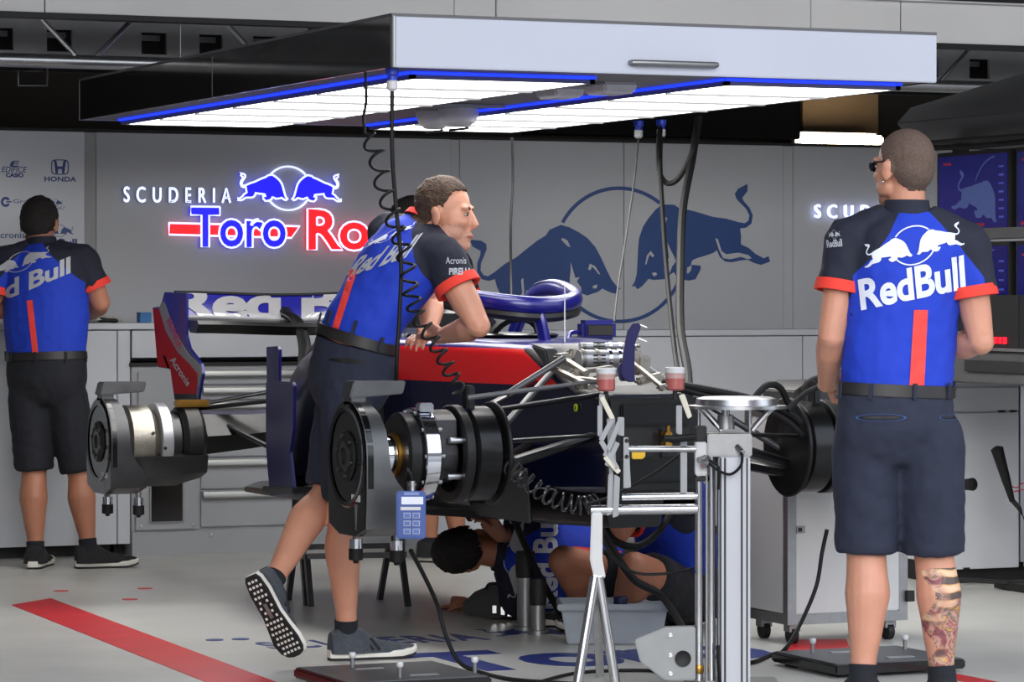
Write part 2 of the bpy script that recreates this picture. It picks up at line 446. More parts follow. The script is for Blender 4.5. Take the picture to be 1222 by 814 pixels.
# black beam and tan lit pier above the wall, with a warm tube lamp
tag(struct(MB().span((PY(640, 130, 16.5).x, 16.5, 2.14), (PY(955, 130, 16.5).x, 16.7, 2.42)).build('trim_4', M_black)), None, None)
M_tan = mat('tan_board', rgb(140, 116, 88), .8)
struct(MB().span((PY(958, 130, 17.2).x, 17.2, 2.0), (PY(1048, 130, 17.2).x, 17.3, 2.9)).build('trim_5', M_tan))
a, b = PY(962, 167, 16.85), PY(1050, 167, 16.85)
lm = thing('tube_lamp', 'lit warm white tube lamp above the grey wall panels', 'lamp', (a+b)/2)
MB().span((a.x, 16.8, a.z-.02), (b.x, 16.93, a.z+.032)).build('diffuser', mat('warm_tube', rgb(255, 244, 220), .5, emit=(1, .86, .62, 1), estr=10), lm, bevel=.012)
MB().span((a.x-.03, 16.93, a.z-.05), (b.x+.02, 16.97, a.z+.05)).build('back_plate', M_whitepl, lm)
MB().span((a.x-.03, 16.97, a.z-.05), (b.x+.02, 17.2, a.z+.02)).build('bracket', M_black, lm)

# ================================================================== prints on the wall
WO = Vector((0, YW-.001, 0))
def wall_print(shape, name, m, off=0.0, parent=None):
    return solid2d(MB(), shape, Vector((0, YW-.0012-off, 0)), (1, 0, 0), (0, 0, 1), (0, .001, 0)).build(name, m, parent or wb, smooth=0)
def wrect(px0, py0, px1, py1):
    a, b = PY(px0, py1, YW), PY(px1, py0, YW); return a.x, b.x, a.z, b.z
# big emblem: ring centre and size from the wall
cw = PY(560+535/2.98, 180+370/2.98, YW); Rw = (PY(560+535/2.98, 180+133/2.98, YW).z-cw.z)
bb, rr = bulls2d(.055)
T = lambda s: place2d(rot2d(s, math.radians(11.6)), lambda x, y: (cw.x+x*Rw*1.07, cw.z+y*Rw))
wall_print(T(bb), 'emblem_bulls', M_bullprint); wall_print(T(rr), 'emblem_ring', M_bullprint); wall_print(T(cuts2d()), 'emblem_detail', M_wall, .001)
# sponsor panel logos
wall_print(fit2d(text2d('EDIFICE', .01, 1, .25), *wrect(2, 199, 32, 205.5)), 'logo_lettering', M_logo)
wall_print(fit2d(text2d('CASIO', .05), *wrect(7, 206.5, 28, 211.5)), 'logo_lettering', M_logo)
wall_print(fit2d(poly2d([(0, 0), (1, 0), (1, .2), (.35, .2), (.35, .4), (.95, .4), (.95, .58), (.4, .58), (.5, .8), (1, .8), (1.05, 1), (.3, 1), (0, .5)]), *wrect(12, 192, 23, 199)), 'logo_mark', M_logo)
wall_print(fit2d(text2d('HONDA', .03, 1.05), *wrect(53, 211, 91, 216.5)), 'logo_lettering', M_logo)
hb = wrect(61, 190.5, 82, 208.5)
q = []
for (ro, ri) in ((1, .88),):
    for k in range(40):
        t0, t1 = 2*PI*k/40, 2*PI*(k+1)/40
        se = lambda t, r: (math.copysign(abs(math.cos(t))**.45, math.cos(t))*r, math.copysign(abs(math.sin(t))**.45, math.sin(t))*r)
        q.append(([se(t0, ro), se(t1, ro), se(t1, ri), se(t0, ri)], [(0, 1, 2, 3)]))
H = [poly2d([(-.68, .85), (-.4, .85), (-.28, .1), (.28, .1), (.4, .85), (.68, .85), (.5, -.85), (.25, -.85), (.2, -.25), (-.2, -.25), (-.25, -.85), (-.5, -.85)])]
wall_print(fit2d(merge2d(*(q+H)), *hb), 'logo_mark', M_logo)
wall_print(fit2d(merge2d(ring2d(0, 0, .5, 1, .5, 5.8, 20), poly2d([(.1, -.1), (1.3, -.1), (1.3, .15), (.1, .15)])), *wrect(1, 235, 14, 247)), 'logo_mark', M_logo)
wall_print(fit2d(text2d('Group'), *wrect(16, 238, 44, 244)), 'logo_lettering', M_logo)
wall_print(fit2d(merge2d(*bulls2d(.08)), *wrect(57, 237.5, 75, 246)), 'logo_mark', M_logo)
wall_print(fit2d(text2d('HANGAR-7'), *wrect(58, 246.5, 77, 250)), 'logo_lettering', M_logo)
wall_print(fit2d(text2d('Acronis', .01), *wrect(-8, 277, 30, 284)), 'logo_lettering', M_logo)
wall_print(fit2d(merge2d(*bulls2d(.08)), *wrect(54, 268, 88, 283)), 'logo_mark', M_logo)
wall_print(fit2d(text2d('Red Bull', .04), *wrect(42, 285, 92, 295)), 'logo_lettering', M_logo)

# illuminated sign
M_neonw = mat('neon_white_edge', rgb(215, 220, 255), .4, emit=rgb(200, 210, 255), estr=.95)
M_neonb = mat('neon_blue_face', rgb(24, 18, 220), .4, emit=rgb(22, 12, 240), estr=.75)
M_neonr = mat('neon_red_face', rgb(235, 20, 28), .4, emit=rgb(250, 14, 24), estr=.75)
def sign_letters(sign, rect, text, face, edge, bold, name='letter', space=1.0, d=.0, rim=.0055):
    s = fit2d(text2d(text, bold, space), *rect)
    e = .0085
    cx, cy = (rect[0]+rect[1])/2, (rect[2]+rect[3])/2
    for vs, fs in islands(*s):
        lo = solid2d(MB(), (vs, fs), Vector((0, YW-.030-d, 0)), (1, 0, 0), (0, 0, 1), (0, .02, 0)).build(name, face, sign, smooth=0)
        # bright rim: the letter's outline swept as a thin tube
        bd = {}
        key = {}
        def kk(v): return (round(v[0], 5), round(v[1], 5))
        for f in fs:
            for i in range(len(f)): bd[(kk(vs[f[i]]), kk(vs[f[(i+1) % len(f)]]))] = 1
        nxt = {a: b for (a, b) in bd if (b, a) not in bd}
        mb = MB(); seen = set()
        for a in list(nxt):
            if a in seen: continue
            loop = [a]; seen.add(a); b = nxt[a]
            while b != a and b in nxt and b not in seen: loop.append(b); seen.add(b); b = nxt[b]
            pts = [Vector((x, YW-.030-d, z)) for x, z in loop]+[Vector((loop[0][0], YW-.030-d, loop[0][1]))]
            mb.sweep(pts, rim, 5, caps=False, up=Vector((0, 1, 0)))
        mb.build('letter_rim', edge, lo)
def make_sign(px0, px1, label):
    k = (px1-px0)
    base = PY(px0, 299, YW); base.y = YW-.03
    sg = thing('illuminated_sign', label, 'sign', base, 'illuminated team signs')
    X = lambda u: px0+u*k
    def rc(u0, y0, u1, y1): return wrect(X(u0), y0, X(u1), y1)
    return sg, rc
sg, rc = make_sign(146, 520, 'illuminated blue and red team sign with two charging bulls, behind the rear wing')
sign_letters(sg, wrect(146, 225, 273, 241), 'SCUDERIA', M_logo, M_neonw, -.01, space=1.9, rim=.0035)
M_neonbull = M_neonb
for nm, shp in (('bulls', bulls2d(.06)[0]), ('ring', bulls2d(.07)[1])):
    r_all = merge2d(*bulls2d(.06)); x0, x1, z0, z1 = wrect(281, 199, 405, 251)
    xs = [v[0] for v in r_all[0]]; ys = [v[1] for v in r_all[0]]
    fx = lambda x, y: (x0+(x-min(xs))/(max(xs)-min(xs))*(x1-x0), z0+(y-min(ys))/(max(ys)-min(ys))*(z1-z0))
    s = place2d(shp, fx)
    if nm == 'ring':
        for isl_ in islands(*s): solid2d(MB(), isl_, Vector((0, YW-.012, 0)), (1, 0, 0), (0, 0, 1), (0, .01, 0)).build('ring_arc', M_neonw, sg, smooth=0)
    else:
        for i, bp in enumerate((BULL, [(-x, y) for x, y in reversed(BULL)])):
            pts = [fx(x, y) for x, y in bp]
            bo = solid2d(MB(), poly2d(pts), Vector((0, YW-.03, 0)), (1, 0, 0), (0, 0, 1), (0, .02, 0)).build('bull', M_neonb, sg, smooth=0)
            MB().sweep([Vector((x, YW-.031, z)) for x, z in pts+[pts[0]]], .0055, 5, caps=False, up=Vector((0, 1, 0))).build('bull_rim', M_neonw, bo)
def bar_part(sign, poly, d=.02):
    pts = [PY(x, y, YW) for x, y in poly]
    o = MB().prism([(p.x, p.z) for p in pts], (0, YW-.022+0, 0), (1, 0, 0), (0, 0, 1), (0, .012, 0)).build('red_bar', M_neonr, sign, smooth=0)
    MB().sweep([Vector((p.x, YW-.023, p.z)) for p in pts+[pts[0]]], .0055, 5, caps=False, up=Vector((0, 1, 0))).build('red_bar_rim', M_neonw, o)
bar_part(sg, [(200, 266), (356, 270), (346, 284), (200, 280)])
sign_letters(sg, wrect(225, 248, 339, 295.5), 'Toro', M_neonb, M_neonw, .035, d=.006)
sign_letters(sg, wrect(364, 251, 524, 299), 'Rosso', M_neonr, M_neonw, .035, d=.006)
sg2, _ = make_sign(970, 1340, 'illuminated blue team sign lettering partly hidden behind the shaved-head mechanic')
sign_letters(sg2, wrect(970, 246, 1100, 260), 'SCUDERIA', M_neonw, M_neonw, -.01, space=1.9, rim=.0035)

# ================================================================== lighting canopy over the car
CX0, CX1, CY0, CY1, CZ0, CZ1 = 4.08, 6.18, 10.44, 14.18, 2.036, 2.207
cn = thing('lighting_canopy', 'silver fronted overhead canopy with lit white panels and blue edge lights', 'canopy', (5.13, 12.3, CZ0))
MB().span((CX0, CY0, CZ0), (CX1, CY0+.012, CZ1)).build('front_panel', M_canopy, cn, bevel=.003)
ysp = PX(253, 100, CX0).y
for a, b in ((CY0+.013, ysp-.002), (ysp+.002, CY1)):
    MB().span((CX0, a, CZ0), (CX0+.012, b, CZ1)).build('side_panel', M_cside, cn, bevel=.002)
    MB().span((CX1-.012, a, CZ0), (CX1, b, CZ1)).build('side_panel', M_cside, cn, bevel=.002)
MB().span((CX0, CY1, CZ0), (CX1, CY1+.012, CZ1)).build('back_panel', M_canopy, cn)
MB().span((CX0, CY0, CZ1), (CX1, CY1+.012, CZ1+.01)).build('top_sheet', M_cunder, cn)
MB().span((CX0+.013, CY0+.013, CZ0+.004), (CX1-.013, CY1, CZ0+.02)).build('underside', M_cunder, cn)
MB().cyl((CX0+.005, CY0-.004, CZ0), (CX0+.005, CY0-.004, CZ1), .008, n=10).build('corner_edge', M_alu, cn)
for (sx_, sy_) in ((.35, .3), (.35, 3.4), (1.75, .3), (1.75, 3.4)):
    MB().cyl((CX0+sx_, CY0+sy_, CZ1), (CX0+sx_, CY0+sy_, 4.6), .0025, n=6).build('hanger_wire', M_alu_d, cn)
def light_panel(x0, x1, y0, y1, rows):
    zt, zb = CZ0+.004, CZ0-.022
    fr = MB(); fr.span((x0, y0, zb), (x0+.02, y1, zt)); fr.span((x1-.02, y0, zb), (x1, y1, zt)); fr.span((x0, y0, zb), (x1, y0+.02, zt)); fr.span((x0, y1-.02, zb), (x1, y1, zt))
    fo = fr.build('light_frame', M_cunder, cn)
    st = (y1-y0-.04)/rows
    for i in range(rows):
        a = y0+.02+i*st
        MB().span((x0+.02, a+.006, zb+.002), (x1-.02, a+st-.006, zb+.012)).build('diffuser', M_diff, fo)
        if i: MB().span((x0+.02, a-.005, zb-.006), (x1-.02, a+.005, zb+.012)).build('divider', M_cunder, fo)
    MB().span((x0-.012, y0, CZ0-.006), (x0-.001, y1, CZ0+.003)).build('led_strip', M_blueled, fo)
    MB().span((x0, y0-.012, CZ0-.007), (x1, y0-.001, CZ0+.003)).build('led_strip', M_blueled, fo)
light_panel(4.235, 4.93, 10.66, 14.08, 7)
light_panel(5.39, 6.10, 10.56, 14.08, 7)
a, b = PY(752, 75, CY0), PY(853, 78, CY0)
hm = MB(); zz = (a.z+b.z)/2
hm.sweep([(a.x, CY0-.001, zz), (a.x+.004, CY0-.022, zz), (a.x+.02, CY0-.028, zz), (b.x-.02, CY0-.028, zz), (b.x-.004, CY0-.022, zz), (b.x, CY0-.001, zz)], .010, 10)
hm.build('handle', M_alu_d, cn)
# fittings under the canopy
def white_box(px, py, wdt, nm='sensor_box'):
    p = PZ(px, py, CZ0-.015)
    o = MB().box((p.x, p.y, CZ0-.016), (wdt, .17, .04), taper=1.15).build(nm, M_whitepl, cn, bevel=.008)
    MB().span((p.x-wdt*.25, p.y-.087, CZ0-.022), (p.x+wdt*.25, p.y-.083, CZ0-.019)).build('slot', M_black, o)
white_box(668, 111, .11); white_box(728, 106, .12)
for (px, py, r) in ((518, 140, .075), (547, 137, .085)):
    p = PZ(px, py, CZ0-.02)
    o = MB().lathe([(.001, -.055), (r*.5, -.053), (r*.85, -.035), (r, 0), (r, .02), (.001, .02)], (p.x, p.y, CZ0-.016), (0, 0, 1), 20).build('dome_fitting', M_whitepl, cn)
    MB().tube([(p.x+r*.45*math.cos(t), p.y+r*.45*math.sin(t), CZ0-.072-.012*math.sin(t*.5)) for t in [PI+i*PI/8 for i in range(9)]], .006, 6).build('hook', M_black, o)
p = PZ(560, 128, CZ0-.01); MB().box((p.x, p.y, CZ0-.005), (.30, .04, .012)).build('mounting_rail', M_alu_d, cn)
def gland(px, py, D, nm='cable_gland'):
    p = PD(px, py, D); p.z = CZ0
    o = MB().lathe([(.001, 0), (.022, 0), (.022, -.02), (.016, -.026), (.016, -.045)], p, (0, 0, 1), 16).build(nm, M_bluepl, cn)
    MB().lathe([(.016, -.040), (.019, -.043), (.019, -.068), (.011, -.076), (.001, -.076)], p, (0, 0, 1), 16).build('gland_nut', M_whitepl, o)
    return p
g1 = gland(468, 85, 11.28)
g2 = gland(789, 146, 14.62); g3 = gland(762, 147, 14.7)
# hanging cables
def cable(pts, r, label, k=8, m=None, name='hanging_cable', group='cables hanging from the canopy'):
    P = catmull(pts, k); mb = MB().tube(P, r, 8)
    top = P[0]
    return solo(mb, name, m or M_cable, label, 'cable', group, loc=top)
cable([g1+Vector((0, 0, -.074)), PD(468, 180, 11.25), PD(472, 240, 11.2), PD(478.5, 310, 11.16), PD(477, 370, 11.15), PD(473.5, 430, 11.15), PD(473, 462, 11.2)], .0075, 'straight thick black cable hanging from the canopy corner in front of the leaning mechanic')
# coiled air line
path = catmull([PD(436, 86, 11.35), PD(437, 120, 11.33), PD(434, 148, 11.3), PD(448, 180, 11.27), PD(458, 222, 11.22), PD(470, 262, 11.18), PD(482, 300, 11.16), PD(489, 340, 11.15), PD(496, 370, 11.15), PD(512, 398, 11.12), PD(528, 425, 11.1), PD(540, 450, 11.08), PD(549, 470, 11.1)], 60)
pts = []; tl = 0; n_all = len(path); start = 130
for i, p in enumerate(path):
    if i < start: pts.append(p); continue
    ph = (i-start)/ (n_all-start); amp = min(1, (i-start)/25)*.030*(1-.25*ph)
    t = (path[min(i+1, n_all-1)]-path[i-1]).normalized(); a_, u_, v_ = frame(t, Vector((0, 1, 0)))
    an = 2*PI*(i-start)/34.0
    pts.append(p+u_*(amp*math.cos(an))+v_*(amp*math.sin(an)))
solo(MB().tube(pts, .0052, 6), 'coiled_air_line', M_cable, 'coiled black air line hanging in spirals from the canopy corner', 'cable', 'cables hanging from the canopy', loc=path[0])
cable([PD(611, 164, 14.4), PD(612, 215, 14.4), PD(609.5, 270, 14.3), PD(610, 335, 14.2), PD(612, 400, 13.6)], .006, 'thin black cable hanging from the canopy behind the halo')
cable([g3+Vector((0, 0, -.07)), PD(757, 215, 14.6), PD(746, 290, 14.4), PD(738, 340, 14.2), PD(733, 384, 14.0)], .0045, 'thin grey wire hanging from the canopy across the bull emblem', m=mat('grey_wire', rgb(70, 70, 72), .5))
cable([g2+Vector((0, 0, -.07)), PD(788, 200, 14.4), PD(793, 290, 14.1), PD(799, 360, 13.6), PD(806, 425, 12.9), PD(811, 450, 12.4)], .010, 'black hose hanging straight down to the front of the car')
cable([PD(834, 140, 14.5), PD(826, 190, 14.3), PD(815, 250, 14.0), PD(812, 320, 13.6), PD(812, 390, 13.1), PD(820, 440, 12.6), PD(822, 475, 12.2)], .017, 'thick black hose hanging from the canopy to the front of the car')
cable([PD(832, 140, 14.45), PD(828, 175, 14.3), PD(812, 210, 14.3), PD(797, 219, 14.35), PD(787, 205, 14.4), PD(786, 175, 14.5), PD(788, 153, 14.6)], .012, 'black hose hanging in a loop between the blue cable glands')
# ================================================================== benches along the back wall
YB = 15.72
def bench(px0, px1, z, segs, label, yf=YB):
    """segs: (px0, px1, low z, with carcass) of each front panel"""
    bxx = lambda p: PY(p, 400, yf).x
    x0, x1 = bxx(px0), bxx(px1)
    b = thing('workbench', label, 'workbench', ((x0+x1)/2, yf+.17, 0))
    MB().span((x0, yf-.02, z-.03), (x1, YW-.002, z)).build('worktop', M_cab2, b, bevel=.003)
    for (a, c_, lo, full) in segs:
        a, c_ = bxx(a), bxx(c_)
        if full:
            MB().span((a+.01, yf+.09, 0), (c_-.01, YW-.01, .08)).build('plinth', M_black, b)
            MB().span((a, yf+.02, .08), (c_, YW-.01, z-.03)).build('carcass', M_cab, b)
        MB().span((a+.003, yf, lo), (c_-.003, yf+.02, z-.036)).build('front_panel', M_cab2, b, bevel=.002)
    return b
bench(-330, 545, 1.134, [(-330, -150, .06, 1), (-150, 140, .06, 1), (140, 156, .06, 1), (157, 505, .965, 0), (505.5, 545, .06, 1)], 'white panelled workbench along the wall behind the dark-haired mechanic')
bench(546.5, 1060, 1.088, [(546.5, 700, .06, 1), (700, 958, .06, 1), (958, 1060, .06, 1)], 'white panelled workbench under the large bull emblem')
# grey drawer cabinet built in under the worktop
YC = 15.71
cx = lambda px: PY(px, 500, YC).x
cz = lambda py, px=300: PY(px, py, YC).z
x0, x1 = cx(157), cx(505)
dc = thing('drawer_cabinet', 'grey drawer cabinet with metal lip handles and a small dark window door', 'cabinet', ((x0+x1)/2, YC+.2, 0))
MB().span((x0, YC, .0), (x1, 16.08, cz(436))).build('carcass', M_cab, dc, bevel=.003)
MB().span((x0-.01, YC-.012, cz(436)), (x1+.01, 16.08, cz(432))).build('top_edge', M_black, dc)
MB().span((x0, YC-.012, 0), (x1, YC, cz(632))).build('plinth', M_cab, dc)
def door(pa, ya, pb, yb):
    return MB().span((cx(pa), YC-.016, cz(yb)), (cx(pb), YC, cz(ya))).build('door', M_cab, dc, bevel=.003)
d1 = door(164, 443, 234, 530); d2 = door(161, 534, 234, 629)
fr = MB()
fr.span((cx(177), YC-.024, cz(621)), (cx(218), YC-.016, cz(556)))
fr.build('window_frame', M_alu_d, d2)
MB().span((cx(179), YC-.026, cz(619)), (cx(216), YC-.024, cz(558))).build('window_pane', mat('dark_window', rgb(14, 14, 16), .12), d2)
for (a, yy) in ((167, 624), (229, 624), (229, 538), (167, 538)):
    MB().lathe([(.001, -.004), (.008, -.003), (.009, 0)], (cx(a), YC-.016, cz(yy)), (0, 1, 0), 10).build('screw', M_alu, d2)
rows = [439, 459, 477, 495, 545, 583, 628]
cols = [238, 372, 502]
for j in range(2):
    for ya, yb in zip(rows[:-1], rows[1:]):
        dr = MB().span((cx(cols[j])+.004, YC-.016, cz(yb)+.004), (cx(cols[j+1])-.004, YC, cz(ya)-.004)).build('drawer', M_cab, dc, bevel=.002)
        zt = cz(ya)-.01
        MB().prism([(0, 0), (.03, 0), (.034, -.008), (.034, -.026), (.026, -.034), (0, -.018)], (cx(cols[j])+.006, YC-.016, zt), (0, -1, 0), (0, 0, 1), (cx(cols[j+1])-cx(cols[j])-.012, 0, 0)).build('lip_handle', M_lipm, dr)
MB().lathe([(.001, -.006), (.011, -.004), (.012, 0)], (cx(251), YC-.012, cz(637)), (0, 1, 0), 12).build('lock', M_alu, dc)
# things on the left bench
p = PY(172, 386, 15.9)
bx = MB().box((p.x, 15.9, 1.134+.022), (.06, .06, .04)); bx.box((p.x, 15.9, 1.134+.047), (.064, .064, .01)); 
solo(bx, 'blue_tape_box', mat('cyan_blue_card', rgb(40, 110, 170), .5), 'small bright blue box standing on the white bench beside the wing endplate', 'box', bevel=.003)
p = PY(112, 386, 15.86)
cl = MB()
for i in range(5): cl.ball((p.x-.10+.05*i, 15.86+.03*math.sin(i*2.1), 1.151+.003*(i % 2)), (.055, .06, .016), 10, 6)
solo(cl, 'cloth', mat('cream_cloth', rgb(205, 200, 190), .9, 0, .1, 20, .3), 'crumpled cream cloth on the white bench beside the mechanic\'s elbow', 'cloth', loc=(p.x, 15.86, 1.134))
p = PY(128, 384, 15.80)
ph = MB().sweep([(p.x-.055, 15.79, 1.148), (p.x-.03, 15.79, 1.150), (p.x, 15.79, 1.148), (p.x+.035, 15.79, 1.146), (p.x+.05, 15.79, 1.144)], [.009, .014, .011, .013, .008], 10)
solo(ph, 'hand_tool', M_black, 'small black hand tool lying on the white bench beside the cloth', 'tool')
# upright board leaning beside the left man
p = PY(102.5, 440, 15.6)
solo(MB().bar((p.x+.02, 15.66, 0.0), (p.x, 15.685, 1.02), .02, .03), 'leaning_bar', M_alu_d, 'slim grey bar leaning upright against the white bench', 'bar')

# ================================================================== right side: control island and cabinet
YR = 12.75
rx = lambda px: PY(px, 500, YR).x
rz = lambda py: PY(1180, py, YR).z
x0, x1 = rx(1128), rx(1400)
rcab = thing('storage_cabinet', 'white gloss storage cabinet under the grey monitor desk', 'cabinet', ((x0+x1)/2, YR+.25, 0))
MB().span((x0, YR, .09), (x1, YR+.5, rz(455))).build('carcass', M_cab2, rcab, bevel=.004)
MB().span((x0+.02, YR+.05, 0), (x1, YR+.5, .09)).build('plinth', M_black, rcab)
xe = rx(1214)
for (a, b, y0, y1) in ((x0+.005, xe, 462, 490.5), (x0+.005, xe, 492.5, 678)):
    MB().span((a, YR-.014, rz(y1)), (b, YR, rz(y0))).build('door', M_cab2, rcab, bevel=.003)
for k in range(3):
    a = xe+.03+k*.3
    MB().span((a, YR-.014, rz(678)), (a+.29, YR, rz(462))).build('door', M_cab2, rcab, bevel=.003)
MB().span((xe+.004, YR-.02, .09), (xe+.024, YR, rz(457))).build('edge_profile', M_alu, rcab)
for (a, yy) in ((1207, 491), (1193, 491), (1151, 677)):
    MB().box((rx(a), YR-.016, rz(yy)), (.03, .01, .008)).build('catch', M_black, rcab)
# desk and monitors on the control island (screens face the car)
XM = 7.50
isl = thing('monitor_stand', 'dark grey engineering desk with a hood and posts that carry the screens', 'desk', (7.9, 11.7, 0))
M_desk = mat('desk_grey', rgb(86, 87, 88), .5, .1)
M_hood = mat('hood_grey', rgb(72, 73, 75), .5, .1, .03)
zt, zb = PX(1190, 419, 7.28).z, PX(1190, 459, 7.28).z
MB().span((7.28, 10.6, zb), (8.2, 12.62, zt)).build('desk_body', M_desk, isl, bevel=.006)
MB().span((7.26, 10.58, zt), (8.2, 12.64, zt+.012)).build('desk_top', M_alu_d, isl)
MB().span((7.265, 11.0, zb+.05), (7.28, 12.05, zt-.04)).build('drawer_front', mat('desk_dark', rgb(38, 39, 41), .5), isl)
MB().span((7.9, 10.7, 0), (8.15, 12.3, zb)).build('pedestal', M_desk, isl)
for yy in (12.66, 11.98, 11.30):
    MB().span((XM+.09, yy-.03, zt), (XM+.14, yy+.03, 2.12)).build('post', M_black, isl)
MB().span((XM-.03, 10.6, PX(1150, 283, XM).z-.01), (XM+.10, 12.74, PX(1150, 283, XM).z+.035)).build('shelf_rail', M_desk, isl)
h1 = PD(1071, 130, 14.9)
hoodp = [(7.05, 2.02), (7.30, 1.86), (8.3, 1.86), (8.3, 2.40), (7.25, 2.16)]
MB().prism([(x, z) for x, z in [(7.43, 2.03), (7.47, 1.99), (7.62, 1.925), (8.4, 1.925), (8.4, 2.36), (7.5, 2.10)]], (0, 12.9, 0), (1, 0, 0), (0, 0, 1), (0, -2.3, 0)).build('hood', M_hood, isl, bevel=.004)
MB().tube([(7.40, 12.85, 1.93), (7.40, 10.7, 1.925)], .012, 6).build('cable_bundle', M_black, isl)
MB().tube([(7.46, 12.85, 1.915), (7.46, 12.3, 1.905), (7.46, 10.7, 1.915)], .014, 6).build('cable_bundle', M_cable, isl)
M_scr = mat('screen_blue', rgb(12, 14, 78), .25, emit=rgb(14, 18, 105), estr=.2, var=.15, scale=3)
M_scrbull = mat('screen_bull', rgb(62, 78, 128), .3, emit=rgb(60, 76, 124), estr=.2)
M_scrred = mat('screen_red', rgb(120, 16, 40), .3, emit=rgb(130, 18, 46), estr=.2)
M_scrtxt = mat('screen_text', rgb(60, 70, 150), .3, emit=rgb(70, 80, 160), estr=.2)
def monitor(y_far, z0, z1, label, wd=.60):
    m = thing('monitor', label, 'monitor', (XM+.03, y_far-wd/2, z0), 'screens on the engineering desk')
    MB().span((XM, y_far-wd, z0), (XM+.05, y_far, z1)).build('housing', M_black, m, bevel=.004)
    s = MB().span((XM-.003, y_far-wd+.02, z0+.022), (XM, y_far-.02, z1-.018)).build('screen', M_scr, m)
    MB().span((XM+.05, y_far-wd/2-.03, z0+.1), (XM+.115, y_far-wd/2+.03, z0+.16)).build('mount_arm', M_black, m)
    h = z1-z0; ex, ey = Vector((0, -1, 0)), Vector((0, 0, 1))
    def pr(shape, nm, mm, k=0): solid2d(MB(), shape, (XM-.0042-k*.0006, y_far, z0), ex, ey, (.001, 0, 0)).build(nm, mm, s, smooth=0)
    bl = rot2d(poly2d([(-x, y) for x, y in reversed(BULL)]), math.radians(-14))
    pr(fit2d(bl, .13, .50, h*.12, h*.78), 'screen_emblem', M_scrbull)
    pr(rot2d(ring2d(.50, h*.36, h*.545, h*.565, math.radians(95), math.radians(150), 16), 0), 'screen_ring', M_scrbull, 1)
    pr(fit2d(poly2d([(0, 0), (1, 0), (1, 1), (0, 1)]), .05, .40, .03, .045), 'screen_bar', M_scrred, 1)
    pr(fit2d(poly2d([(0, 0), (1, 0), (1, 1), (0, 1)]), .06, .13, h*.84, h*.87), 'screen_bar', M_scrred, 1)
    for k in range(7):
        pr(fit2d(poly2d([(0, 0), (1, 0), (1, 1), (0, 1)]), .515, .555, h*(.18+.1*k), h*(.18+.1*k)+.008), 'screen_bar', M_scrtxt, 1)
    return m
za, zb_ = PX(1160, 279, XM).z, PX(1160, 180, XM).z
monitor(12.67, za, zb_, 'blue screen with a pale bull in the upper row, next to the shaved head mechanic')
monitor(12.03, za, zb_, 'blue upper row screen mounted over the red digits of the radio box')
zc, zd = PX(1160, 400, XM).z, PX(1160, 289, XM).z
zc = max(zc, zt+.03)
monitor(12.67, zc, zd, 'blue screen in the lower row, behind the shaved head mechanic and a black box')
monitor(12.03, zc, zd, 'blue screen in the lower row, with the radio box standing before it')
# black radio box on the desk
bxm = thing('radio_box', 'black equipment box with red digits standing on the desk under the screens', 'electronics', (7.40, 12.0, zt+.012))
y1_, y0_ = 12.42, 11.75
MB().span((7.30, 12.1, zt+.012), (7.44, 12.42, PX(1190, 350, 7.3).z)).build('housing', M_black, bxm, bevel=.004)
MB().span((7.31, 11.7, zt+.012), (7.44, 12.098, PX(1190, 352, 7.3).z)).build('side_module', M_black, bxm, bevel=.004)
MB().tube([(7.36, 12.40, PX(1190, 350, 7.3).z), (7.36, 12.40, PX(1190, 342, 7.3).z), (7.36, 12.22, PX(1190, 342, 7.3).z), (7.36, 12.22, PX(1190, 350, 7.3).z)], .008, 6).build('carry_handle', M_black, bxm)
MB().span((7.304, 11.985, PX(1212, 391, 7.3).z), (7.31, 12.01, PX(1212, 386, 7.3).z)).build('yellow_light', mat('yellow_led', rgb(220, 200, 40), .4, emit=rgb(220, 200, 40), estr=.6), bxm)
M_ledr = mat('red_digits', rgb(230, 20, 40), .4, emit=rgb(240, 20, 40), estr=1.0)
for k in range(5):
    MB().span((7.304, 11.93-.035*k, PX(1218, 411, 7.3).z), (7.31, 11.95-.035*k, PX(1218, 403, 7.3).z)).build('digit', M_ledr, bxm)
# trolley with black grips
c = PD(1226, 660, 13.6)
tl = thing('hand_trolley', 'trolley post with black rubber grips and thin red wires beside the white cabinet', 'trolley', PZ(1232, 705))
bs = PZ(1232, 705)
MB().cyl(bs+Vector((0, 0, .02)), bs+Vector((0, 0, .48)), .018).build('post', mat('dark_red_paint', rgb(96, 16, 26), .4), tl)
MB().box(bs+Vector((.02, 0, .02)), (.24, .3, .03)).build('base', M_black, tl)
D_ = (bs.x*ST+bs.y*CT)
def grip(p, q):
    MB().sweep([p, p+(q-p)*.04, p+(q-p)*.12, p+(q-p)*.6, q], [.010, .028, .026, .020, .012], 14).build('grip', M_cable, tl)
grip(PD(1189, 533, D_-.05), PD(1208, 598, D_))
MB().tube([PD(1208, 597, D_), PD(1216, 606, D_), PD(1224, 622, D_), bs+Vector((0, 0, .46))], .011, 8).build('handle_tube', M_black, tl)
grip(PD(1162, 578, D_-.2), PD(1130, 579, D_-.05))
MB().tube([PD(1131, 579, D_-.05), PD(1112, 600, D_+.02), PD(1112, 690, D_+.02), bs+Vector((0, 0, .03))], .011, 8).build('handle_tube', M_black, tl)
for dy in (0, 8):
    MB().tube(catmull([PD(1206, 580+dy, D_-.02), PD(1214, 582+dy*.5, D_), PD(1222, 577+dy, D_), PD(1236, 590, D_)], 5), .0025, 5).build('wire', mat('red_wire', rgb(170, 20, 35), .5), tl)

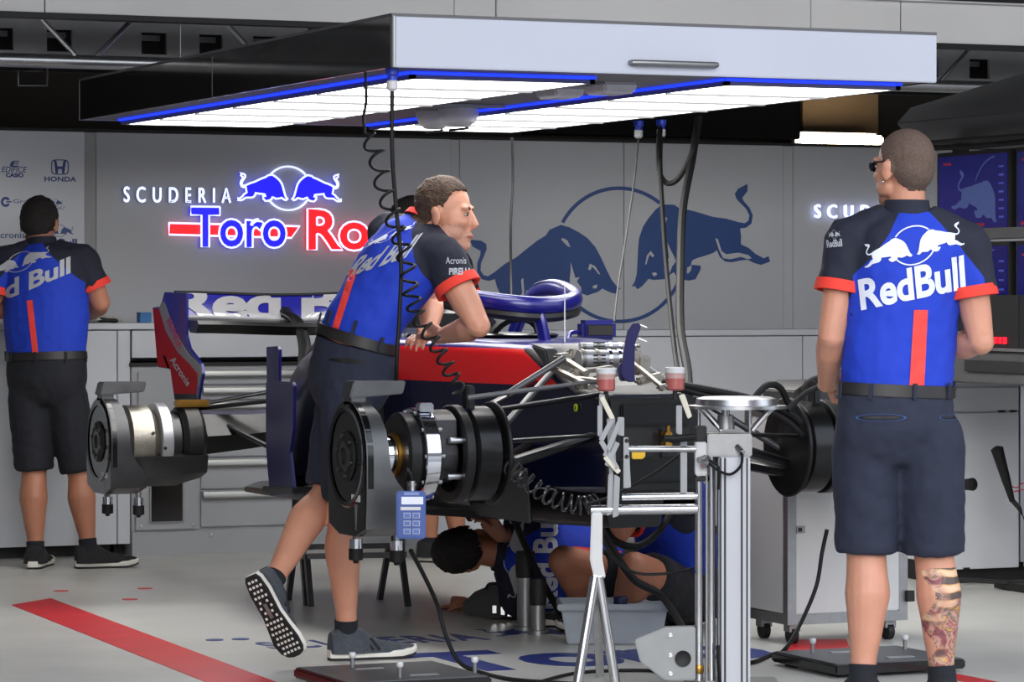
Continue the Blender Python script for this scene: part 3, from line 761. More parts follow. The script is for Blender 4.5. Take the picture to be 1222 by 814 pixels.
# ================================================================== flight-case cart behind the front wheel
ct0 = PZ(940, 771); Xc0, Yc0 = ct0.x, ct0.y
Xc1, Yc1 = Xc0+.50, Yc0+.34
zc0, zc1 = .075, .86
ca = thing('equipment_cart', 'tall grey panelled equipment cart with aluminium edges on castors', 'cart', ((Xc0+Xc1)/2, (Yc0+Yc1)/2, 0))
M_cart = mat('cart_panel', rgb(192, 192, 192), .45, 0, .03, 4)
MB().span((Xc0+.02, Yc0+.008, zc0+.02), (Xc1-.02, Yc1-.02, zc1-.02)).build('core', M_cart, ca)
MB().span((Xc0+.036, Yc0+.002, zc0+.04), (Xc1-.036, Yc0+.008, zc1-.036)).build('front_panel', M_cart, ca)
MB().span((Xc0+.002, Yc0+.036, zc0+.04), (Xc0+.02, Yc1-.036, zc1-.036)).build('side_panel', M_cart, ca)
for x in (Xc0, Xc1-.036):
    for y in (Yc0, Yc1-.036): MB().span((x, y, zc0), (x+.036, y+.036, zc1)).build('edge_post', M_alu_d, ca)
for z in (zc0, zc1-.036):
    MB().span((Xc0+.036, Yc0, z), (Xc1-.036, Yc0+.03, z+.036)).build('edge_rail', M_alu_d, ca)
    MB().span((Xc0, Yc0+.036, z), (Xc0+.03, Yc1-.036, z+.036)).build('edge_rail', M_alu_d, ca)
MB().span((Xc0, Yc0, zc1), (Xc1, Yc1, zc1+.012)).build('top', M_cart, ca)
p = PY(955, 632, Yc0); MB().box((p.x, Yc0-.002, p.z), (.034, .008, .026)).build('latch', M_alu_d, ca)
MB().box((p.x-.004, Yc0-.007, p.z), (.014, .004, .014)).build('latch_key', M_black, ca)
p = PY(1084, 711, Yc0); MB().box((p.x, Yc0-.01, p.z), (.03, .02, .04)).build('hinge', M_black, ca)
for x in (Xc0+.05, Xc1-.05):
    for y in (Yc0+.06, Yc1-.06):
        k = MB().cyl((x-.012, y, .033), (x+.012, y, .033), .033, n=16).build('castor', M_black, ca)
        MB().box((x, y, .06), (.045, .045, .03)).build('castor_fork', M_alu_d, k)
# black case on the cart
pc = (Xc0+.22, Yc0+.3, zc1+.012)
bc = thing('black_case', 'black hard case with a carry handle resting on the grey equipment cart', 'case', pc)
MB().prism([(0, 0), (.34, 0), (.34, .05), (.26, .085), (.06, .085), (0, .05)], (Xc0+.07, Yc0+.08, zc1+.012), (1, 0, 0), (0, 0, 1), (0, .25, 0)).build('shell', mat('case_grey_black', rgb(40, 40, 41), .45), bc, bevel=.004)
MB().tube(catmull([(Xc0+.10, Yc0+.07, zc1+.02), (Xc0+.11, Yc0+.06, zc1+.09), (Xc0+.2, Yc0+.06, zc1+.115), (Xc0+.29, Yc0+.06, zc1+.09), (Xc0+.3, Yc0+.07, zc1+.02)], 5), .011, 8).build('handle', M_cable, bc)
MB().box((Xc0+.2, Yc0+.12, zc1+.105), (.03, .03, .02)).build('red_knob', M_red, bc)
# ================================================================== people
M_skin = mat('skin', rgb(200, 142, 116), .5, 0, .06, 14, .05, 90, sss=.12)
M_skin2 = mat('skin_tanned', rgb(176, 118, 92), .5, 0, .07, 14, .05, 90, sss=.1)
M_navy = mat('navy_fabric', rgb(27, 30, 46), .85, 0, .12, 30, .15, 22)
M_shorts = mat('navy_shorts', rgb(33, 38, 56), .85, 0, .10, 22, .18, 16)
M_blue = mat('royal_blue_fabric', rgb(20, 56, 182), .8, 0, .06, 8, .22, 11)
M_cuff = mat('red_cuff', rgb(235, 62, 48), .8, 0, .06)
M_print = mat('silver_white_print', rgb(218, 222, 234), .5, 0, .04)
M_print_d = mat('silver_grey_print', rgb(175, 178, 186), .5, 0, .04)
M_belt = mat('belt_black', rgb(36, 33, 33), .5, 0, .15)
M_hair_b = mat('brown_hair', rgb(66, 46, 32), .7, 0, .45, 90, .6, 160)
M_hair_d = mat('dark_hair', rgb(28, 24, 22), .7, 0, .4, 90, .6, 160)
M_hair_s = mat('shaved_hair', rgb(92, 74, 64), .75, 0, .25, 120, .3, 240)
M_stub = mat('stubble_skin', rgb(186, 136, 114), .6, 0, .15, 120, .1, 200)
M_sole = mat('white_midsole', rgb(225, 222, 214), .6, 0, .05)
M_out = mat('black_outsole', rgb(24, 24, 25), .7, 0, .1)
M_shoe_g = mat('grey_knit', rgb(66, 72, 80), .85, 0, .2, 50, .3, 120)
M_shoe_b = mat('black_knit', rgb(30, 31, 34), .85, 0, .2, 50, .3, 120)
M_sock = mat('sock_navy', rgb(24, 26, 34), .9, 0, .1)
def make_tattoo():
    m = bpy.data.materials.new('tattooed_skin'); m.use_nodes = True; MATS['tattooed_skin'] = m
    n = m.node_tree; L = n.links.new; bs = n.nodes['Principled BSDF']; bs.inputs['Roughness'].default_value = .5
    t = n.nodes.new('ShaderNodeTexCoord')
    def ramp(cols):
        r = n.nodes.new('ShaderNodeValToRGB'); e = r.color_ramp.elements
        while len(e) < len(cols): e.new(.5)
        for i, (p, c) in enumerate(cols): e[i].position = p; e[i].color = c
        return r
    no = n.nodes.new('ShaderNodeTexNoise'); no.inputs['Scale'].default_value = 17; no.inputs['Detail'].default_value = 4; no.inputs['Distortion'].default_value = 1.6
    L(t.outputs['Object'], no.inputs['Vector'])
    r1 = ramp([(.30, rgb(70, 60, 62)), (.42, rgb(150, 78, 82)), (.50, rgb(196, 150, 128)), (.56, rgb(92, 84, 86)), (.62, rgb(214, 150, 66)), (.70, rgb(110, 112, 108))])
    L(no.outputs['Fac'], r1.inputs[0])
    wv = n.nodes.new('ShaderNodeTexWave'); wv.wave_type = 'BANDS'; wv.bands_direction = 'Z'; wv.inputs['Scale'].default_value = 7; wv.inputs['Distortion'].default_value = 2.5; wv.inputs['Detail'].default_value = 2
    L(t.outputs['Object'], wv.inputs['Vector'])
    r2 = ramp([(.35, rgb(84, 70, 66)), (.5, rgb(206, 152, 92)), (.8, rgb(226, 186, 150))])
    L(wv.outputs['Fac'], r2.inputs[0])
    n2 = n.nodes.new('ShaderNodeTexNoise'); n2.inputs['Scale'].default_value = 6; L(t.outputs['Object'], n2.inputs['Vector'])
    r3 = ramp([(.47, (0, 0, 0, 1)), (.55, (1, 1, 1, 1))]); L(n2.outputs['Fac'], r3.inputs[0])
    mx = n.nodes.new('ShaderNodeMix'); mx.data_type = 'RGBA'
    L(r3.outputs[0], mx.inputs['Factor']); L(r1.outputs[0], mx.inputs[6]); L(r2.outputs[0], mx.inputs[7]); L(mx.outputs[2], bs.inputs['Base Color'])
    return m
M_tat = make_tattoo()

def remesh(mb, voxel, smooth=3, name='m'):
    me = mb.mesh(name); o = bpy.data.objects.new('tmp', me); col.objects.link(o)
    m = o.modifiers.new('r', 'REMESH'); m.mode = 'VOXEL'; m.voxel_size = voxel; m.adaptivity = 0
    if smooth: s = o.modifiers.new('s', 'SMOOTH'); s.factor = .5; s.iterations = smooth
    dg = bpy.context.evaluated_depsgraph_get(); dg.update()
    out = bpy.data.meshes.new_from_object(o.evaluated_get(dg)); bpy.data.objects.remove(o); bpy.data.meshes.remove(me)
    out.name = name
    return out
def attach(name, me, mats, root, parent=None):
    """a world-space mesh made into a part of root"""
    org = Vector(root['org'])
    me.transform(Matrix.Translation(-org))
    return link(name, me, mats, parent or root, 0)
def smoothed(me):
    me.polygons.foreach_set('use_smooth', [True]*len(me.polygons)); return me
def bvh_of(obj, root):
    off = Vector(root['org']); me = obj.data
    return BVHTree.FromPolygons([v.co+off for v in me.vertices], [tuple(p.vertices) for p in me.polygons])
def grid_cut(shape, step):
    bm = bmesh.new(); V = [bm.verts.new((x, y, 0)) for x, y in shape[0]]
    for f in shape[1]:
        try: bm.faces.new([V[i] for i in f])
        except ValueError: pass
    xs = [p[0] for p in shape[0]]; ys = [p[1] for p in shape[0]]
    for ax, lo, hi in ((0, min(xs), max(xs)), (1, min(ys), max(ys))):
        c = lo+step
        while c < hi:
            co = (c, 0, 0) if ax == 0 else (0, c, 0); no = (1, 0, 0) if ax == 0 else (0, 1, 0)
            bmesh.ops.bisect_plane(bm, geom=bm.verts[:]+bm.edges[:]+bm.faces[:], plane_co=co, plane_no=no, dist=1e-5); c += step
    bm.verts.index_update()
    r = [(v.co.x, v.co.y) for v in bm.verts], [tuple(v.index for v in f.verts) for f in bm.faces]
    bm.free(); return r
def decal(shape, bvh, name, m, root, parent, off=.002, step=5):
    """flat print laid on a garment: the shape's outline is given as seen in the photograph and dropped onto the cloth"""
    vs, fs = grid_cut(shape, step); P = []; ok = []
    o = Vector((0, 0, CAM_H))
    for x, y in vs:
        d = ray(x, y).normalized(); h = bvh.ray_cast(o, d)
        if h[0] is None: P.append(o); ok.append(False)
        else:
            nn = h[1] if h[1].dot(d) < 0 else -h[1]
            P.append(h[0]+nn*off-d*off*.5); ok.append(True)
    mb = MB()
    F = [f for f in fs if all(ok[i] for i in f) and max((P[i]-P[f[0]]).length for i in f) < .12]
    used = sorted({i for f in F for i in f}); mp = {i: k for k, i in enumerate(used)}
    if not F: return None
    mb.add([P[i] for i in used], [tuple(mp[i] for i in f) for f in F])
    return mb.build(name, m, parent, smooth=0, clean=False)
def px_fit(shape, x0, x1, y0, y1, rot=0.0):
    """fit an upright shape into a pixel box (pixel y runs down)"""
    vs, fs = fit2d(shape, x0, x1, -y1, -y0)
    vs, fs = rot2d((vs, fs), rot, (x0+x1)/2, -(y0+y1)/2)
    return [(x, -y) for x, y in vs], [tuple(reversed(f)) for f in fs]
def px_quad(shape, q):
    """map an upright shape onto a pixel quad: bottom-left, bottom-right, top-right, top-left"""
    vs, fs = fit2d(shape, 0, 1, 0, 1); q = [Vector(p) for p in q]
    return [tuple((q[0]*(1-x)+q[1]*x)*(1-y)+(q[3]*(1-x)+q[2]*x)*y) for x, y in vs], [tuple(reversed(f)) for f in fs]

def head_shapes(mb, R, c, s=1.0):
    """R: columns right, forward, up"""
    T = lambda x, y, z: c+R@Vector((x*s, y*s, z*s))
    E = lambda p, r, RR=None: mb.ball(T(*p), tuple(k*s for k in r), 20, 14, R=(R if RR is None else R@RR))
    E((0, -.012, .034), (.077, .097, .090))
    E((0, -.035, .005), (.070, .070, .075))
    E((0, .038, -.012), (.066, .058, .082))
    E((0, .045, -.062), (.052, .048, .045))
    E((0, .074, -.096), (.031, .026, .024)); E((0, .055, -.085), (.044, .040, .032))
    for sx in (-1, 1):
        E((sx*.050, .040, -.055), (.016, .040, .030), Matrix.Rotation(sx*.25, 3, 'Z'))
        E((sx*.034, .070, -.018), (.024, .022, .020))
        E((sx*.030, .080, .032), (.026, .014, .010))
        E((sx*.081, -.006, -.008), (.009, .019, .032), Matrix.Rotation(sx*-.35, 3, 'Z'))
        E((sx*.083, -.012, .008), (.009, .018, .018), Matrix.Rotation(sx*-.5, 3, 'Z'))
    mb.sweep([T(0, .088, .022), T(0, .101, .002), T(0, .111, -.022), T(0, .102, -.036)], [.008*s, .010*s, .0145*s, .010*s], 10)
    E((0, .094, -.060), (.022, .012, .006)); E((0, .091, -.071), (.020, .012, .0075))
    E((0, .086, -.050), (.020, .012, .010))
    return T
def finger(mb, pts, r): mb.sweep(pts, [r, r*.98, r*.9, r*.62], 8)
def hand_shapes(mb, wrist, d, palm_n, thumb_side, curl=.5, s=1.0):
    """d: direction of the fingers, palm_n: the way the palm faces, thumb_side: +1/-1 along d x palm_n"""
    d = d.normalized(); pn = (palm_n-d*palm_n.dot(d)).normalized(); sd = d.cross(pn)*thumb_side
    mb.sweep([wrist-d*.015, wrist+d*.03*s, wrist+d*.075*s, wrist+d*.092*s], [(.022, .027), (.017, .036), (.014, .041), (.010, .036)], 10, up=pn)
    for k, ln in enumerate((.070, .078, .072, .058)):
        b = wrist+d*(.086*s)+sd*((1.5-k)*.0205)
        sp = sd*((1.5-k)*.06)
        d1 = (d+sp+pn*curl*.5).normalized(); d2 = (d+sp+pn*curl*1.6).normalized(); d3 = (d*(1-curl*.8)+pn*curl*2.2).normalized()
        p1 = b+d1*ln*.45; p2 = p1+d2*ln*.32; p3 = p2+d3*ln*.26
        finger(mb, [b-d*.02, p1, p2, p3], .0088)
    b = wrist+d*.022+sd*.030
    p1 = b+(sd*.8+d*.7+pn*.3).normalized()*.032; p2 = p1+(sd*.3+d+pn*.5).normalized()*.030; p3 = p2+(d+pn*.7).normalized()*.022
    finger(mb, [b-sd*.015, p1, p2, p3], .0105)
def limb_pts(a, b, c, bend=.0): return [a, a.lerp(b, .33), a.lerp(b, .72), b, b.lerp(c, .28), b.lerp(c, .62), c]
def shoe(root, heel, fwd, up, L=.295, upper=None, side='shoe', lugs=False, W=1.0, label=None):
    """heel: back of the sole on the ground"""
    f = fwd.normalized(); u = (up-f*up.dot(f)).normalized(); r = f.cross(u)
    prof = [(0, .018), (.015, .027), (.06, .033), (.14, .031), (.19, .038), (.235, .045), (.27, .040), (.288, .028), (.295, .010)]
    k = L/.295; outl = []
    for (y, w_) in prof: outl.append((w_*W, y*k))
    for (y, w_) in reversed(prof): outl.append((-w_*W, y*k))
    def lift(y): return .018*max(0, (y/k-.21)/.085)**2
    def layer(z0, z1, grow=0):
        rings = []
        for z in (z0, z1): rings.append([heel+r*(x*(1+grow*(1 if z == z1 else 0)))+f*y+u*(z+lift(y)) for x, y in outl])
        return rings
    so = MB().loft(layer(0, .009)).build('outsole', M_out, upper_part := part_root(root, side, label))
    MB().loft([[heel+r*(x*1.03)+f*(y*1.01-.002)+u*(.009+lift(y)) for x, y in outl], [heel+r*(x*1.10)+f*(y*1.015-.003)+u*(.022+lift(y)) for x, y in outl], [heel+r*(x*1.02)+f*y+u*((.036 if y < .08*k else .030)+lift(y)*.9) for x, y in outl]]).build('midsole', M_sole, upper_part)
    rings = []
    for (y, w_, h) in [(.000, .018, .050), (.004, .032, .096), (.025, .042, .112), (.06, .046, .116), (.10, .044, .112), (.125, .040, .094), (.16, .038, .072), (.20, .041, .062), (.24, .043, .052), (.27, .036, .043), (.286, .022, .034)]:
        ring = []
        for i in range(17):
            t = PI*i/16; cx_, sz = math.cos(t), math.sin(t)
            narrow = 1-.10*sz
            ring.append(heel+f*(y*k)+r*(w_*W*1.02*math.copysign(abs(cx_)**.7, cx_)*narrow)+u*(.024+(h-.024)*sz**.8+lift(y*k)*.8))
        rings.append(ring)
    up_ = MB().loft(rings).build('upper', upper or M_shoe_g, upper_part)
    lc = MB()
    for i in range(4):
        y = .125+.022*i; h = .086-.3*(y-.12)-.0
        lc = MB().bar(heel+f*(y*k)-r*.02+u*(h+.001-.004*i/3), heel+f*(y*k)+r*.02+u*(h+.001-.004*i/3), .004, .006)
        lc.build('lace', M_shoe_b, upper_part)
    for i in range(3):
        for sgn in (-1, 1):
            a = heel+f*((.115+.022*i)*k)+r*(sgn*.0405*W)+u*.034; b = heel+f*((.085+.022*i)*k)+r*(sgn*.030*W)+u*.076
            MB().bar(a, b, .010, .004, up=r).build('side_stripe', M_shoe_b, upper_part)
    if lugs:
        lg = MB(); random.seed(3)
        for i in range(15):
            for j in range(-2, 3):
                y = (.02+.018*i)*k; x = j*.0155+(.0078 if i % 2 else 0)
                wl = .0
                for (a, b) in zip(prof[:-1], prof[1:]):
                    if a[0]*k <= y <= b[0]*k: wl = (a[1]+(b[1]-a[1])*(y/k-a[0])/(b[0]-a[0]))*W
                if abs(x) > wl-.007 or (abs(x) < .012 and .09 < y < .16): continue
                lg.box(heel+r*x+f*y+u*(lift(y)-.0015), (.0075, .0085, .003), Matrix((r, f, u)).transposed())
        o = lg.build('tread_lugs', M_sole, upper_part, smooth=0); o['kind'] = 'stuff'
        MB().box(heel+f*(.125*k)-u*.0012, (.014, .055, .003), Matrix((r, f, u)).transposed()).build('shank_plate', M_alu_d, upper_part)
    return upper_part
def part_root(root, name, label=None):
    o = bpy.data.objects.new(name, None); col.objects.link(o); o.parent = root; o.empty_display_size = .05
    if label: o['label'] = label
    return o

def make_person(label, base, J, rgt, fwd, head_R, head_c, skin, hair_m, hair_fn, hair_t=.010, shirt=None, opts=None):
    """J: joints in world coordinates; rgt/fwd: the chest's right and forward"""
    o = dict(waist=(.155, .105), chest=(.175, .115), hip=(.165, .12), belly=None, legr=1.0, armr=1.0, sleeve=.62, shirt_loose=.016, voxel=.006, hands=(.5, .5), short_t=.97, neck=.058)
    if opts: o.update(opts)
    root = thing('person', label, 'person', base)
    axis = (J['neck']-J['pelvis']).normalized()
    R3 = lambda a, b, t: a.lerp(b, t)
    belt = J['waist'].lerp(J['pelvis'], o.get('belt_t', .5)); hb = tuple((o['waist'][i]+o['hip'][i])/2 for i in (0, 1))
    # ---------------- body
    mb = MB(); kb = .93
    sp = [J['pelvis']+(J['pelvis']-J['waist'])*.35, J['pelvis'], J['waist'], J['chest'], R3(J['chest'], J['neck'], .6), J['neck']]
    mb.sweep(catmull(sp, 4), [v for v in lerp_r([(o['hip'][0]*.75, o['hip'][1]*.75), (o['hip'][0]*kb, o['hip'][1]*kb), (o['waist'][0]*kb, o['waist'][1]*kb), (o['chest'][0]*kb, o['chest'][1]*kb), (o['chest'][0]*.82, o['chest'][1]*.78), (.07, .065)], 4)], 24, up=fwd)
    hu = head_R.col[2]; hf = head_R.col[1]
    mb.sweep([J['neck']-axis*.05, J['neck'], J['neck'].lerp(head_c, .55)-hf*.01, head_c-hf*.018], [.07, o['neck'], o['neck']*.93, o['neck']*.95], 16, up=fwd)
    HT = head_shapes(mb, head_R, head_c, o.get('head', 1.0))
    a = o['armr']
    for S in 'LR':
        sh, el, wr = J[S+'sh'], J[S+'el'], J[S+'wr']
        mb.sweep([R3(J['neck'], sh, .35), R3(J['neck'], sh, .75), sh, R3(sh, el, .12)], [(.05, .05), (.052, .052), (.060, .060), (.056, .056)], 14)
        mb.sweep(limb_pts(sh, el, wr), [.060*a, .055*a, .049*a, .043*a, .046*a, .037*a, .027*a], 14)
        mb.ball(el, .041*a, 12, 8)
        d = J.get(S+'hd', wr+(wr-el))-wr
        hand_shapes(mb, wr, d, J.get(S+'pn', -fwd), 1 if S == 'L' else -1, o['hands'][0 if S == 'L' else 1])
        hp, kn, an = J[S+'hip'], J[S+'kn'], J[S+'an']; g = o['legr']
        back = J.get(S+'calf', -fwd)
        back = (back-(an-kn).normalized()*back.dot((an-kn).normalized())).normalized()
        mb.sweep(catmull([hp, R3(hp, kn, .4), R3(hp, kn, .8), kn], 3), lerp_r([.092*g, .082*g, .064*g, .056*g], 3), 16)
        mb.ball(kn, .057*g, 14, 10)
        mb.sweep(catmull([kn, R3(kn, an, .16)+back*.008, R3(kn, an, .33)+back*.016, R3(kn, an, .6)+back*.008, R3(kn, an, .85), an], 3), lerp_r([.055*g, .058*g, .064*g, .050*g, .037*g, .036*g], 3), 16)
        ff = J[S+'ff'].normalized(); fu = J.get(S+'fu', VU); fu = (fu-ff*fu.dot(ff)).normalized()
        mb.sweep([an-fu*.02, an-fu*.045+ff*.03, an-fu*.055+ff*.10, an-fu*.058+ff*.14], [.030, .026, .020, .014], 12)
    body_me = remesh(mb, o['voxel'], 3, 'body')
    inv = head_R.transposed(); hs = o.get('head', 1.0)
    # materials by region
    loc = lambda p: inv@(p-head_c)/hs
    for p in body_me.polygons:
        q = loc(p.center)
        if o.get('stubble') and q.y > -.03 and q.y > .01-(.0) and -.13 < q.z < -.028 and abs(q.x) < .075 and (p.center-head_c).length < .16 and not (q.z > -.046 and abs(q.x) < .03): p.material_index = 1
        if o.get('tattoo') and o['tattoo'](p.center): p.material_index = 2
    smoothed(body_me)
    bme = body_me
    # hair shell from the scalp
    off_n = {}
    hv = []; hf_ = []
    idx = {}
    sel = []
    for p in bme.polygons:
        q = loc(p.center)
        if (p.center-head_c).length < .17*hs and hair_fn(q): sel.append(p.index)
    outer = MB()
    vn = [v.normal.copy() for v in bme.vertices]; vc = [v.co.copy() for v in bme.vertices]
    for pi_ in sel:
        f_ = []
        for vi in bme.polygons[pi_].vertices:
            if vi not in idx:
                idx[vi] = len(hv)
                q = loc(vc[vi]); edge = o.get('hair_grow', lambda q: 1.0)(q)
                t = hair_t*edge*(1+.35*noise.noise(vc[vi]*60)+.25*noise.noise(vc[vi]*150))
                hv.append(vc[vi]+vn[vi]*t)
            f_.append(idx[vi])
        hf_.append(tuple(f_))
    body = attach('body', body_me, [skin, M_stub, M_tat], root)
    if hf_:
        # close the shell with its scalp side so the hair has thickness
        n0 = len(hv); inv_i = {v: k for k, v in idx.items()}
        hv2 = hv+[vc[inv_i[i]]-vn[inv_i[i]]*.004 for i in range(n0)]
        edges = {}
        for f in hf_:
            for i in range(len(f)): edges[(f[i], f[(i+1) % len(f)])] = 1
        fs = list(hf_)+[tuple(i+n0 for i in reversed(f)) for f in hf_]+[(b, a_, a_+n0, b+n0) for (a_, b) in edges if (b, a_) not in edges]
        me = bpy.data.meshes.new('hair'); me.from_pydata(hv2, [], fs); smoothed(me)
        attach('hair', me, hair_m, root)
    # eyes, brows
    if o.get('face', True):
        for sx in (-1, 1):
            e = MB().ball(HT(sx*.031, .0835, .010), (.0135*hs, .009*hs, .0060*hs), 14, 10, R=head_R).build('eye', mat('eye_white', rgb(188, 178, 170), .35), root)
            MB().ball(HT(sx*.0345, .0885, .0100), (.0068*hs, .0050*hs, .0056*hs), 10, 8, R=head_R).build('iris', mat('eye_iris', rgb(50, 40, 34), .2), e)
            MB().sweep([HT(sx*.018, .0905, .0145), HT(sx*.031, .0925, .0172), HT(sx*.045, .0850, .0135)], [.0012, .0022, .0012], 6).build('eyelid', mat('eyelid', rgb(120, 76, 62), .6), root)
            MB().sweep([HT(sx*.014, .0925, .029), HT(sx*.030, .0925, .034), HT(sx*.050, .077, .031)], [.003, .0045, .003], 6).build('eyebrow', hair_m, root)
    if o.get('face', True): MB().sweep([HT(-.022, .096, -.066), HT(-.008, .103, -.063), HT(.008, .103, -.063), HT(.022, .096, -.066)], [(.002, .002), (.004, .0055), (.004, .0055), (.002, .002)], 8).build('lips', mat('lips', rgb(166, 92, 84), .5), root)
    # ---------------- shirt
    if shirt:
        ls = o['shirt_loose']; mb = MB(); hem = belt+(J['waist']-J['pelvis']).normalized()*.001
        W = lambda r, k=1.0: (r[0]*k+ls, r[1]*k+ls)
        wl = o.get('waist_loose', .012)
        mb.sweep(catmull([hem, R3(J['waist'], J['chest'], .30), J['chest'], R3(J['chest'], J['neck'], .55), J['neck']], 5), lerp_r([(hb[0]+ls*.5, hb[1]+ls*.5), (o['waist'][0]+ls+wl, o['waist'][1]+ls+wl), W(o['chest']), (o['chest'][0]*.88+ls, o['chest'][1]*.85+ls), (.074, .070)], 5), 28, up=fwd)
        for S in 'LR':
            sh, el = J[S+'sh'], J[S+'el']; end = R3(sh, el, o['sleeve'])
            mb.sweep([R3(J['neck'], sh, .3), R3(J['neck'], sh, .7), sh, R3(sh, el, .1)], [.058, .062, .071*a, .073*a], 16)
            mb.sweep(catmull([R3(J['chest'], sh, .7), sh, R3(sh, el, .3), end], 4), lerp_r([.084*a, .076*a, .073*a, .076*a], 4), 18)
        me = remesh(mb, o.get('shirt_voxel', .0075), 5, 'shirt')
        bm = bmesh.new(); bm.from_mesh(me)
        # folds
        for v in bm.verts:
            q = v.co
            v.co += v.normal*(.006*noise.noise(Vector((q.x*9, q.y*9, q.z*5)))+.003*noise.noise(q*24))*o.get('fold', 1.0)
        planes = []
        zc = axis; xr = rgt
        for sgn, S in ((-1, 'L'), (1, 'R')):
            N = J['neck']+xr*(sgn*.055)-axis*.015; sh = J[S+'sh']; A = J['chest']+xr*(sgn*(o['chest'][0]+.012))+axis*(-.02)
            dv = (A-N).normalized(); no = dv.cross(fwd).normalized()
            if no.dot(xr*sgn) < 0: no = -no
            planes.append((N, no, S))
            bmesh.ops.bisect_plane(bm, geom=bm.verts[:]+bm.edges[:]+bm.faces[:], plane_co=N, plane_no=no, dist=1e-6)
        for f in bm.faces:
            c = f.calc_center_median(); mi = 0
            for N, no, S in planes:
                sh, el = J[S+'sh'], J[S+'el']; e = el-sh; t = (c-sh).dot(e)/e.length_squared
                near = (c-(sh+e*max(0, min(1, t)))).length
                if (c-N).dot(no) > 0 and (c-J['chest']).dot(axis) > -.10: mi = 1
                if t > .30 and near < .095*a and (c-J['chest']).dot(xr if S == 'R' else -xr) > o['chest'][0]*o.get('navy_x', 1.12) and f.normal.dot(c-(sh+e*max(0, min(1, t)))) > 0: mi = 1
            f.material_index = mi
        bm.to_mesh(me); bm.free(); smoothed(me)
        so = attach('shirt', me, [shirt, M_navy], root)
        J['_shirt'] = so; J['_bvh'] = bvh_of(so, root)
        for S in 'LR':
            sh, el = J[S+'sh'], J[S+'el']; e = (el-sh).normalized(); end = R3(sh, el, o['sleeve'])
            a_, u_, v_ = frame(e, fwd)
            MB().lathe([(.062*a, -.01), (.0775*a, -.018), (.079*a, .0), (.080*a, .016), (.070*a, .017), (.062*a, -.01)], end, e, 28).build('cuff', M_cuff, so)
        # collar
        nk = J['neck']; cu = (head_c-nk).normalized(); cu = (axis*.6+cu*.4).normalized()
        MB().sweep([nk-cu*.022, nk+cu*.010, nk+cu*.034], [(.080, .078), (.072, .072), (.068, .068)], 24, up=fwd).build('collar', M_navy, so)
    # ---------------- shorts, belt
    mb = MB(); lo = .014
    wa = belt
    dn = (J['pelvis']-J['waist']).normalized()
    mb.sweep(catmull([wa, J['pelvis'], J['pelvis']+dn*.07, J['pelvis']+dn*.12], 4), lerp_r([(hb[0]+lo, hb[1]+lo), (o['hip'][0]+lo, o['hip'][1]+lo), (o['hip'][0]*.92+lo, o['hip'][1]*.92), (o['hip'][0]*.6, o['hip'][1]*.7)], 4), 26, up=fwd)
    for S in 'LR':
        hp, kn, an = J[S+'hip'], J[S+'kn'], J[S+'an']; g = o['legr']; e = R3(hp, kn, o['short_t'])
        mb.sweep(catmull([R3(hp, wa, .55), hp, R3(hp, kn, .35), R3(hp, kn, .7), e], 4), lerp_r([.066*g, .097*g, .096*g, .090*g, .088*g], 4), 20)
    me = remesh(mb, .0085, 14, 'shorts')
    for v in me.vertices:
        q = v.co; v.co = q+v.normal*(.005*noise.noise(Vector((q.x*10, q.y*10, q.z*8)))+.003*noise.noise(q*30))
    so2 = attach('shorts', smoothed(me), [o.get('shorts_m', M_shorts)], root)
    J['_shorts'] = so2; J['_sbvh'] = bvh_of(so2, root)
    ba = (J['waist']-J['pelvis']).normalized(); ba = (ba*.6+axis*.4).normalized()
    bw = (hb[0]+lo+.005, hb[1]+lo+.005)
    bo = MB().sweep([wa-ba*.012, wa+ba*.026], [bw, (bw[0]-.003, bw[1]-.003)], 40, up=fwd).build('belt', M_belt, root, bevel=.002)
    for k in range(5):
        t = -PI/2+(k-2)*.75
        p = wa+rgt*(bw[0]*math.cos(t))+fwd*(bw[1]*math.sin(t)); nrm = (rgt*math.cos(t)/bw[0]+fwd*math.sin(t)/bw[1]).normalized()
        MB().bar(p-ba*.018+nrm*.002, p+ba*.030+nrm*.002, .012, .006, up=nrm).build('belt_loop', o.get('shorts_m', M_shorts), so2)
    for S in 'LR':
        an, kn = J[S+'an'], J[S+'kn']; d = (kn-an).normalized(); g = o['legr']
        ff = J[S+'ff'].normalized(); fu = J.get(S+'fu', VU); fu = (fu-ff*fu.dot(ff)).normalized()
        hl = an-ff*.062-fu*.088
        if fu.z > .95: hl.z = 0.001
        shoe(root, hl, ff, fu, L=o.get('foot', .30), upper=o.get('shoe_m', M_shoe_b), lugs=(o.get('lugs') == S), W=1.16)
        if o.get('socks', True): MB().sweep([an-d*.03, an+d*.015, an+d*.036], [.042*g, .0395*g, .0405*g], 18).build('sock', M_sock, root)
    return root
def lerp_r(rs, k):
    out = []
    for i in range(len(rs)-1):
        a, b = rs[i], rs[i+1]
        for j in range(k):
            t = j/k; t = t*t*(3-2*t)*.5+t*.5
            if isinstance(a, tuple): out.append((a[0]*(1-t)+b[0]*t, a[1]*(1-t)+b[1]*t))
            else: out.append(a*(1-t)+b*t)
    out.append(rs[-1]); return out
def basis(right_hint, f, u):
    """columns right, forward, up; forward kept exact"""
    f = f.normalized(); u = (u-f*u.dot(f)).normalized(); r = f.cross(u)
    return Matrix((r, f, u)).transposed()
